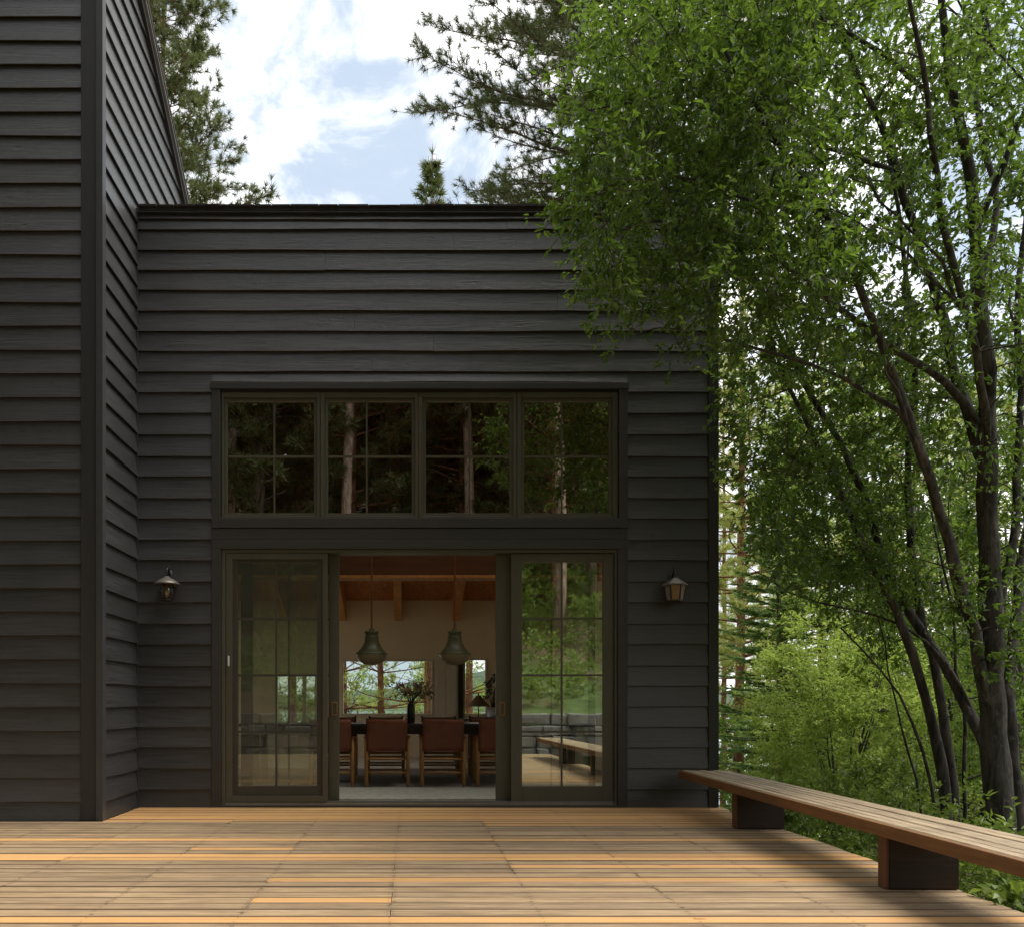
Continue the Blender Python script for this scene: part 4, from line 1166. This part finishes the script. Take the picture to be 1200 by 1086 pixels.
# ------------------------------------------------------------------ conifers
def conifer(hgt, rad, crown_from, seed, style='pine', trunk_r=.2, dens=1., asym=None, power=.8, whorl=.45, top_r=.02, tl=None, kk=20):
    """returns (wood MB, needle triangles, tones) with the base at the origin"""
    rg_ = np.random.default_rng(seed); wood = MB()
    n = 14; tz = np.linspace(-.3, hgt, n); wob = np.cumsum(rg_.normal(size=(n, 2)) * .012 * hgt / 10, axis=0)
    tp = np.stack([wob[:, 0], wob[:, 1], tz], 1); tr = np.linspace(trunk_r, top_r, n); tr[0] *= 1.25
    wood.tube(tp, tr, 10)
    cen = []; cdir = []; z = crown_from * hgt
    P1 = []; D1 = []
    while z < hgt * .985:
        t = (z - crown_from * hgt) / (hgt * (1 - crown_from))
        R = rad * (1 - t) ** power * (min(1, .55 + t * 3) if style == 'pine' else 1.) + .12
        nb = rg_.integers(4, 7) if style == 'pine' else rg_.integers(6, 9)
        base = np.array([np.interp(z, tz, tp[:, 0]), np.interp(z, tz, tp[:, 1]), z])
        a0 = rg_.uniform(0, 6.28)
        for b in range(nb):
            a = a0 + b * 6.283 / nb + rg_.normal() * .25
            Lb = R * rg_.uniform(.62, 1.1)
            if asym is not None: Lb *= 1 + asym[1] * math.cos(a - asym[0])
            if style == 'pine': el0, el1 = rg_.uniform(-.15, .35) + t * .4, rg_.uniform(.05, .5)
            else: el0, el1 = rg_.uniform(-.25, .0) + t * .55, rg_.uniform(.0, .25) + t * .3
            m = max(4, int(Lb / .35) + 2); pts = [base + rg_.normal(size=3) * .01]
            step = Lb / (m - 1)
            aa = a
            for q in range(1, m):
                el = el0 + (el1 - el0) * q / m; aa += rg_.normal() * (.12 if style == 'pine' else .05)
                pts.append(pts[-1] + step * np.array([math.cos(aa) * math.cos(el), math.sin(aa) * math.cos(el), math.sin(el)]))
            pts = np.array(pts); r0 = max(.006, trunk_r * .16 * (1 - t) + .008)
            wood.tube(pts, np.linspace(r0, .004, m), 4, cap=False)
            # side twigs
            ns = int(max(3, Lb / (.16 if style == 'fir' else .2)) * dens)
            for s in range(ns):
                f = rg_.uniform(.22 if style == 'pine' else .08, 1.) ** .8
                i = min(m - 2, int(f * (m - 1))); q = f * (m - 1) - i; p = pts[i] * (1 - q) + pts[i + 1] * q
                dirb = norm(pts[i + 1] - pts[i]); sd = 1 if s % 2 else -1
                side = norm(np.cross(dirb, [0, 0, 1.])) * sd
                if style == 'pine':
                    d = norm(dirb * rg_.uniform(.2, 1.) + side * rg_.uniform(.2, 1.) + np.array([0, 0, rg_.uniform(-.2, .8)]))
                    l = rg_.uniform(.12, .42) * min(1, .4 + Lb * .25)
                    e = p + d * l; wood.tube([p, e], [.006, .003], 3, cap=False); P1.append(e); D1.append(d)
                    if rg_.random() < .35: P1.append(p + d * l * .4); D1.append(d)
                else:
                    d = norm(dirb * rg_.uniform(.7, 1.) + side * rg_.uniform(.5, 1.) + np.array([0, 0, rg_.uniform(-.15, .05)]))
                    l = (.12 + .36 * (1 - f)) * min(1.2, .45 + Lb * .4) * rg_.uniform(.7, 1.2)
                    e = p + d * l; wood.tube([p, e], [.005, .002], 3, cap=False)
                    for qq in range(max(2, int(l / .075))): P1.append(p + (e - p) * ((qq + rg_.random()) / max(2, int(l / .075)))); D1.append(d)
            P1.append(pts[-1]); D1.append(norm(pts[-1] - pts[-2]))
        z += whorl * rg_.uniform(.6, 1.25) * (1 if style == 'pine' else .8)
    P1.append(np.array([tp[-1][0], tp[-1][1], hgt])); D1.append(np.array([0, 0, 1.]))
    P1 = np.array(P1); D1 = np.array(D1)
    if style == 'pine':
        k = kk; nl, nw = tl or (.19, .016)
        p = np.repeat(P1, k, 0); D = np.repeat(D1, k, 0)
        nd = norm(D * .75 + rand_dirs(rg_, len(p)) * .95); st_ = p - D * rg_.uniform(0, .1, (len(p), 1))
        ln = nl * rg_.uniform(.6, 1.15, len(p))
    else:
        k = 12; nl, nw = tl or (.10, .020)
        p = np.repeat(P1, k, 0); D = np.repeat(D1, k, 0)
        sd = norm(np.cross(D, np.array([0, 0, 1.]))) * rg_.uniform(-1, 1, (len(p), 1))
        nd = norm(D * .7 + sd * 1.0 + rand_dirs(rg_, len(p)) * .22); st_ = p
        ln = nl * rg_.uniform(.6, 1.2, len(p))
    sdv = norm(np.cross(nd, rand_dirs(rg_, len(p)))) * nw * .5
    e = st_ + nd * ln[:, None]
    tri = np.stack([st_ - sdv, st_ + sdv, e], 1)
    tn = np.clip(np.repeat(rg_.uniform(0, 1, len(P1)), k) * .6 + rg_.uniform(0, .4, len(p)), 0, 1)
    return wood, tri, tn


PROTO = {}
def plant_conifer(key, x, y, name, label, group=None, needle='needleP', bark='barkR', s=1., rot=0., cat='tree', zoff=0., **kw):
    """first use of a key builds the tree; later uses are copies that share its meshes"""
    if key not in PROTO:
        wood, tri, tn = conifer(**kw)
        e = empty(name); wood.build('trunk', M[bark], e, smooth=True); quads('crown', tri, M[needle], e, tn, 3)
        PROTO[key] = e
    else:
        e = copy_tree(PROTO[key])
    e.location = (x, y, float(gz(x, y)) + zoff); e.scale = (s, s, s); e.rotation_euler = (0, 0, rot)
    tag(e, label, cat, group)
    return e


# pine behind the wing roof (left)
plant_conifer('pl', (198 - CX) * .024, 24.0, 'pine_tree', 'tall pine rising behind the roof of the side wing', needle='needleP', hgt=27.5, rad=4.1, crown_from=.42, seed=4, trunk_r=.24, dens=2.2, power=.6, whorl=.34, tl=(.22, .016), kk=30)
# big limbed pine behind the right part of the roof
plant_conifer('pc', 4.55, 16.0, 'pine_tree', 'large pine reaching over the house roof behind the leafy tree', needle='needleP', bark='barkG', hgt=21.5, rad=4.6, crown_from=.50, seed=12, trunk_r=.22, dens=2.8, power=.35, whorl=.22, asym=(math.pi, .1), tl=(.15, .0095), kk=36)
dd = MB()
# small tip
plant_conifer('pt', 1.3, 40.0, 'pine_tree', 'slender pine tip showing alone above the middle of the roof line', needle='needleP', hgt=36.6, rad=3.0, crown_from=.62, seed=9, trunk_r=.2, dens=1.0, power=.9, whorl=.5, tl=(.42, .05))
# pines at the right behind the corner of the house
plant_conifer('pr', (864 - CX) * .022, 22.0, 'pine_tree', 'red barked pine standing just right of the house corner', needle='needleY', hgt=19., rad=2.3, crown_from=.30, seed=31, trunk_r=.15, dens=1.5, power=.5, whorl=.5, tl=(.22, .018), kk=26)
plant_conifer('pr2', (848 - CX) * .030, 30.0, 'pine_tree', 'slim pine with sun-tinted needles behind the red barked pine', needle='needleY', hgt=20., rad=2.0, crown_from=.22, seed=33, trunk_r=.13, dens=1.5, power=.5, whorl=.5, tl=(.26, .022), kk=26)
plant_conifer('fr', (916 - CX) * .0175, 17.5, 'fir_tree', 'green fir with layered drooping boughs behind the bench end', needle='needleF', bark='barkG', hgt=7.6, rad=1.9, crown_from=.04, seed=8, style='fir', trunk_r=.09, dens=2.4, power=.75, whorl=.36, tl=(.12, .028))
plant_conifer('fr', (958 - CX) * .026, 26, 'fir_tree', 'smaller fir behind the layered fir, above the bright shrub', needle='needleF', s=.82, rot=2.)
for i, (px, Y, s, r, key, lab) in enumerate([
        (960, 27, 1.0, .4, 'pr', 'red barked pine seen through the leaves left of the stems'),
        (1022, 33, 1.15, 1.3, 'pr2', 'distant pine between the thin stems'),
        (1075, 26, 1.0, 2.2, 'pr', 'pine directly behind the slanting dark stem'),
        (1130, 36, 1.2, 3.0, 'pr2', 'distant pine behind the thickest stem'),
        (1190, 30, 1.1, 4.0, 'pr', 'pine at the right edge of the view behind the trunk'),
        (920, 40, 1.25, 5.0, 'pr2', 'faraway pine behind the fir')]):
    plant_conifer(key, (px - CX) / F * Y, Y, 'pine_tree', lab, 'pines on the slope beyond the bench', s=s, rot=r)
# pines outside the rear windows
for px, Y, s, r, key, lab in [(404, 20.5, .95, 1., 'pw', 'pine trunk at the left edge of the rear window'), (446, 20., .9, 2., 'pw', 'pine trunk in the middle of the rear window'),
                              (501, 19.2, 1.15, 3.3, 'pw', 'thick red pine trunk at the right edge of the rear window'), (549, 20., 1., 4.2, 'pw', 'red pine trunk in the narrow rear window beside the lamp'),
                              (345, 21, 1., .3, 'pw', 'pine trunk seen through the screened door')]:
    plant_conifer(key, (px - CX) / F * Y, Y, 'pine_tree', lab, 'pines outside the rear windows', needle='needleY', s=s, rot=r, hgt=11.2, rad=2.2, crown_from=.12, seed=51, trunk_r=.12, dens=.5, power=.5, whorl=.85, tl=(.2, .02))


# ------------------------------------------------------------------ shrubs and leafy trees
def bush(name, label, cat, base, hgt, rx, ry, clumps, leafmat, L0, W0, seed, per=9, lv=9, shl=.22, group=None, stems=6, zlow=.15, bark='barkA', stem_r=.02, taper=.0):
    rg_ = np.random.default_rng(seed)
    bx, by = base; bz = float(gz(bx, by)); B = np.array([bx, by, bz])
    e = empty(name, tuple(B)); tag(e, label, cat, group)
    cs_ = []
    while len(cs_) < clumps:
        u = rg_.uniform(-1, 1, 3)
        if np.linalg.norm(u) > 1: continue
        if np.linalg.norm(u) < rg_.uniform(0, .75): continue
        zf = zlow + (1 - zlow) * (u[2] + 1) / 2
        k = 1 - taper * zf
        cs_.append([u[0] * rx * k, u[1] * ry * k, zf * hgt])
    cs_ = np.array(cs_)
    cs_ *= 1 + .12 * np.sin(cs_[:, :1] * 5 + seed) * np.cos(cs_[:, 2:] * 4)
    od = norm(cs_ - np.array([0, 0, hgt * .45]))
    wd = MB(); sk_ = []
    for s in range(stems):
        a = rg_.uniform(0, 6.28); tip = np.array([math.cos(a) * rx * .5, math.sin(a) * ry * .5, hgt * rg_.uniform(.6, .9)])
        p_ = smooth_path([(math.cos(a) * .06, math.sin(a) * .06, -.1), tip * np.array([.35, .35, .45]), tip], 10, .02, rg_)
        wd.tube(p_, np.linspace(stem_r, stem_r * .3, 10), 6); sk_.append(p_)
    sk_ = np.vstack(sk_)
    for c in cs_:
        j = int(np.argmin(np.linalg.norm(sk_ - c, axis=1) + .5 * np.maximum(0, sk_[:, 2] - c[2])))
        wd.tube([sk_[j], (sk_[j] + c) / 2 + np.array([0, 0, .05]), c], [stem_r * .3, stem_r * .2, .002], 3, cap=False)
    wd.build('trunk', M[bark], e, smooth=True)
    pos, ld, nr, L, W, tn, _ = shoots(rg_, cs_, od, per, shl, lv, L0, W0, .9)
    quads('crown', leaf_polys(pos, ld, nr, L, W), M[leafmat], e, np.repeat(tn, 2), 3)
    return e


def sx(px, Y): return (px - CX) / F * Y
bush('leafy_shrub', 'bright yellow green bushy shrub behind the middle of the bench', 'shrub', (sx(985, 12.5), 12.5), 3.4, 1.15, 1.2, 300, 'leafS', .058, .032, 41, 11, 10, .24, stems=9)
bush('leafy_shrub', 'smaller bright green shrub spreading right of the yellow green one', 'shrub', (sx(1040, 14.5), 14.5), 3.5, 1.4, 1.1, 220, 'leafS', .06, .032, 43, 9, 9, .26)
bush('leafy_tree', 'loose mid green tree behind the thin stems', 'tree', (sx(1010, 17), 17), 9.5, 2.3, 2., 230, 'leafM', .08, .045, 44, 9, 8, .4, zlow=.25, stem_r=.06)
bush('leafy_tree', 'mid green tree behind the thick trunk at the right', 'tree', (sx(1140, 15), 15), 8.5, 2.2, 2., 210, 'leafM', .08, .045, 45, 9, 8, .4, zlow=.12, stem_r=.06)
bush('leafy_tree', 'green tree filling the far right edge above the bench', 'tree', (sx(1215, 13), 13), 6.5, 1.6, 1.6, 120, 'leafM', .075, .042, 46, 9, 8, .35, zlow=.1, stem_r=.05)
bush('leafy_tree', 'sunny green tree outside the wide rear window', 'tree', (sx(470, 27), 27), 8.6, 4.0, 2., 170, 'leafS', .11, .06, 47, 9, 8, .5, zlow=.15, stem_r=.06)
bush('leafy_tree', 'sunny green tree outside the left rear window', 'tree', (sx(370, 30), 30), 8.4, 3.0, 2., 120, 'leafM', .11, .06, 48, 9, 8, .5, zlow=.15, stem_r=.06)
bk = bush('background_bush', 'rounded green bush behind the fir and the bright shrub', 'bush', (sx(890, 21), 21), 4.6, 2.0, 1.6, 240, 'leafM', .09, .05, 49, 9, 9, .36, group='bushes on the slope beyond the bench', zlow=.08, stem_r=.03)
for px, Y, s_, lab in ((960, 23, 1.1, 'green bush beyond the bright shrub, below the distant pines'), (1030, 20, 1., 'green bush behind the thin stems on the slope'), (1090, 19, 1.1, 'green bush behind the slanting stems on the slope'),
                       (1160, 22, 1.3, 'green bush behind the thickest trunk on the slope'), (1225, 18, 1.2, 'green bush at the right edge on the slope'), (1000, 30, 1.6, 'far green bush high behind the bright shrub')):
    c = copy_tree(bk); c.location = (sx(px, Y), Y, float(gz(sx(px, Y), Y))); c.scale = (s_,) * 3; c.rotation_euler = (0, 0, px); c['label'] = lab
# low shrubs between the bench and the trees
lowb = [(3.55, 7.6, .95, 'dark leafy bush below the near end of the house corner'), (3.75, 6.3, .85, 'low bush behind the first bench support'), (3.6, 5.2, .80, 'low bush behind the middle of the bench'),
        (4.5, 7.9, 1.25, 'waist high bush left of the stems'), (5.3, 9.2, 1.4, 'leafy bush behind the thin stems'), (3.9, 4.3, .7, 'low leafy bush near the second bench support'), (6.2, 8.4, 1.3, 'leafy bush behind the thick trunk')]
for i, (x_, y_, hh_, lab) in enumerate(lowb):
    bush('low_bush', lab, 'bush', (x_, y_), hh_, .62, .62, 46, 'leafG', .06, .032, 60 + i, 8, 8, .18, group='low bushes beside the bench', zlow=.1, stem_r=.01, stems=5)
bush('young_plant', 'fresh green leafy plant poking out under the near bench', 'plant', (3.12, 4.15), .78, .22, .25, 16, 'leafG', .085, .045, 77, 6, 6, .16, zlow=.45, stem_r=.006, stems=6)

# undergrowth mass on the ground
ug = np.random.default_rng(90); n_ = 2600
X = ug.uniform(2.95, 16, n_); Y = ug.uniform(1.5, 24, n_); keep = ((X > 3.1) | (Y < 0)) & (X < 3.4 + Y * .75)
X, Y = X[keep], Y[keep]; C = np.stack([X, Y, gz(X, Y) + ug.uniform(.02, .22, len(X))], 1)
pos, ld, nr, L, W, tn, _ = shoots(ug, C, np.tile([0, 0, 1.], (len(C), 1)), 4, .2, 6, .07, .036, .9, .3)
n_ = 1700
X = ug.uniform(-7, 7, n_); Y = ug.uniform(-16, -1.6, n_); C2 = np.stack([X, Y, gz(X, Y) + ug.uniform(.03, .35, n_)], 1)
p2, l2, r2, L2, W2, t2, _ = shoots(ug, C2, np.tile([0, 0, 1.], (n_, 1)), 4, .35, 6, .13, .07, .9, .3)
pos = np.vstack([pos, p2]); ld = np.vstack([ld, l2]); nr = np.vstack([nr, r2]); L = np.concatenate([L, L2]); W = np.concatenate([W, W2]); tn = np.concatenate([tn, t2])
o = quads('undergrowth', leaf_polys(pos, ld, nr, L, W), M['leafG'], None, np.repeat(tn, 2), 3)
tag(o, 'low green undergrowth covering the forest floor', 'undergrowth', kind='stuff')

# ------------------------------------------------------------------ behind the camera: what the glass mirrors
sw = empty('stone_wall', (0, -.75, -.05)); tag(sw, 'rough grey dry stone retaining wall behind the deck', 'wall')
swm = MB(); rs = random.Random(4)
z = 0
while z < .72:
    hh_ = rs.uniform(.14, .24); x = -9.
    while x < 6.:
        ln = rs.uniform(.2, .6); d_ = rs.uniform(-.05, .04); j = lambda: rs.uniform(-.022, .022)
        v = []
        for zz_ in (0, 1):
            for (a, b) in ((0, 0), (1, 0), (1, 1), (0, 1)):
                v.append((x + .008 + a * (ln - .016) + j(), -.2 + (1 - b) * (.34 + d_) + j(), z + .006 + zz_ * (hh_ - .012) + j()))
        swm.add(v, [(0, 3, 2, 1), (4, 5, 6, 7), (0, 1, 5, 4), (1, 2, 6, 5), (2, 3, 7, 6), (3, 0, 4, 7)][::1], rs.random()); x += ln
    z += hh_
o = swm.build('stones', M['stone'], sw, bevel=.025)

frs = np.random.default_rng(66)
for px, Y in ((410, -7.5), (545, -9.), (652, -6.2), (352, -11.), (300, -13), (690, -10), (600, -12), (460, -12), (375, -9.5), (440, -14), (500, -13), (570, -15), (625, -11), (325, -15), (272, -9)):
    plant_conifer('pf', (px - CX) / F * (2 * WY - Y), Y, 'pine_tree', 'pale barked pine close behind the deck, mirrored as a clear trunk in the windows', 'pale pines behind the deck', needle='needleD', bark='barkL', s=1.0, rot=px,
                  hgt=22., rad=3.0, crown_from=.62, seed=140, trunk_r=.17, dens=1.0, power=.5, whorl=.55, tl=(.30, .045))
virt = [(300, -9), (345, -12), (408, -9.5), (447, -15), (470, -19), (545, -11), (560, -17), (600, -20), (650, -8.5), (672, -13), (705, -10), (735, -16), (262, -14), (225, -11), (320, -19), (500, -24), (400, -22), (640, -25), (780, -12), (820, -18), (520, -16), (380, -16), (580, -13.5), (620, -16)] + [(200 + 31 * q, -24 - (q * 7) % 13) for q in range(20)]
for i, (px, Y) in enumerate(virt):
    x_ = (px - CX) / F * (2 * WY - Y); lab = 'tall dark pine on the slope mirrored in the windows'
    plant_conifer('pb' + str(i % 3), x_, Y, 'pine_tree', lab, 'pines on the slope behind the deck', needle='needleD', bark='barkR' if i % 3 else 'barkG', s=frs.uniform(.85, 1.15), rot=frs.uniform(0, 6),
                  hgt=20., rad=3.6, crown_from=.12, seed=100 + i % 3, trunk_r=.19, dens=1.3, power=.5, whorl=.55, tl=(.30, .045))
for i, (x_, y_) in enumerate(((-9.5, 5.5), (-8.5, 1.0), (-10, -3), (-13, 3), (-7.5, -5.5), (-14, -2))):  # unseen pines added to block sky light from the left
    plant_conifer('pb0', x_, y_, 'pine_tree', 'tall unseen pine added left of the deck to shade the side wing', 'added shading pines beside the deck', s=1.0, rot=i * 1.1)
for i in range(16):
    x_ = frs.uniform(-6, 6); y_ = frs.uniform(-12, -5.5)
    if i < 4:
        b0 = bush('slope_bush', 'green bush on the slope mirrored in the door glass', 'bush', (x_, y_), 1.6, 1.1, 1.1, 60, 'leafM', .10, .055, 200 + i, 8, 8, .3, group='bushes on the slope behind the deck')
        if i == 0: bproto = b0
    else:
        c = copy_tree(bproto); c.location = (x_, y_, float(gz(x_, y_))); c.rotation_euler = (0, 0, i * 1.3); c.scale = (frs.uniform(.8, 1.4),) * 3

# remove the helper mesh that was never linked
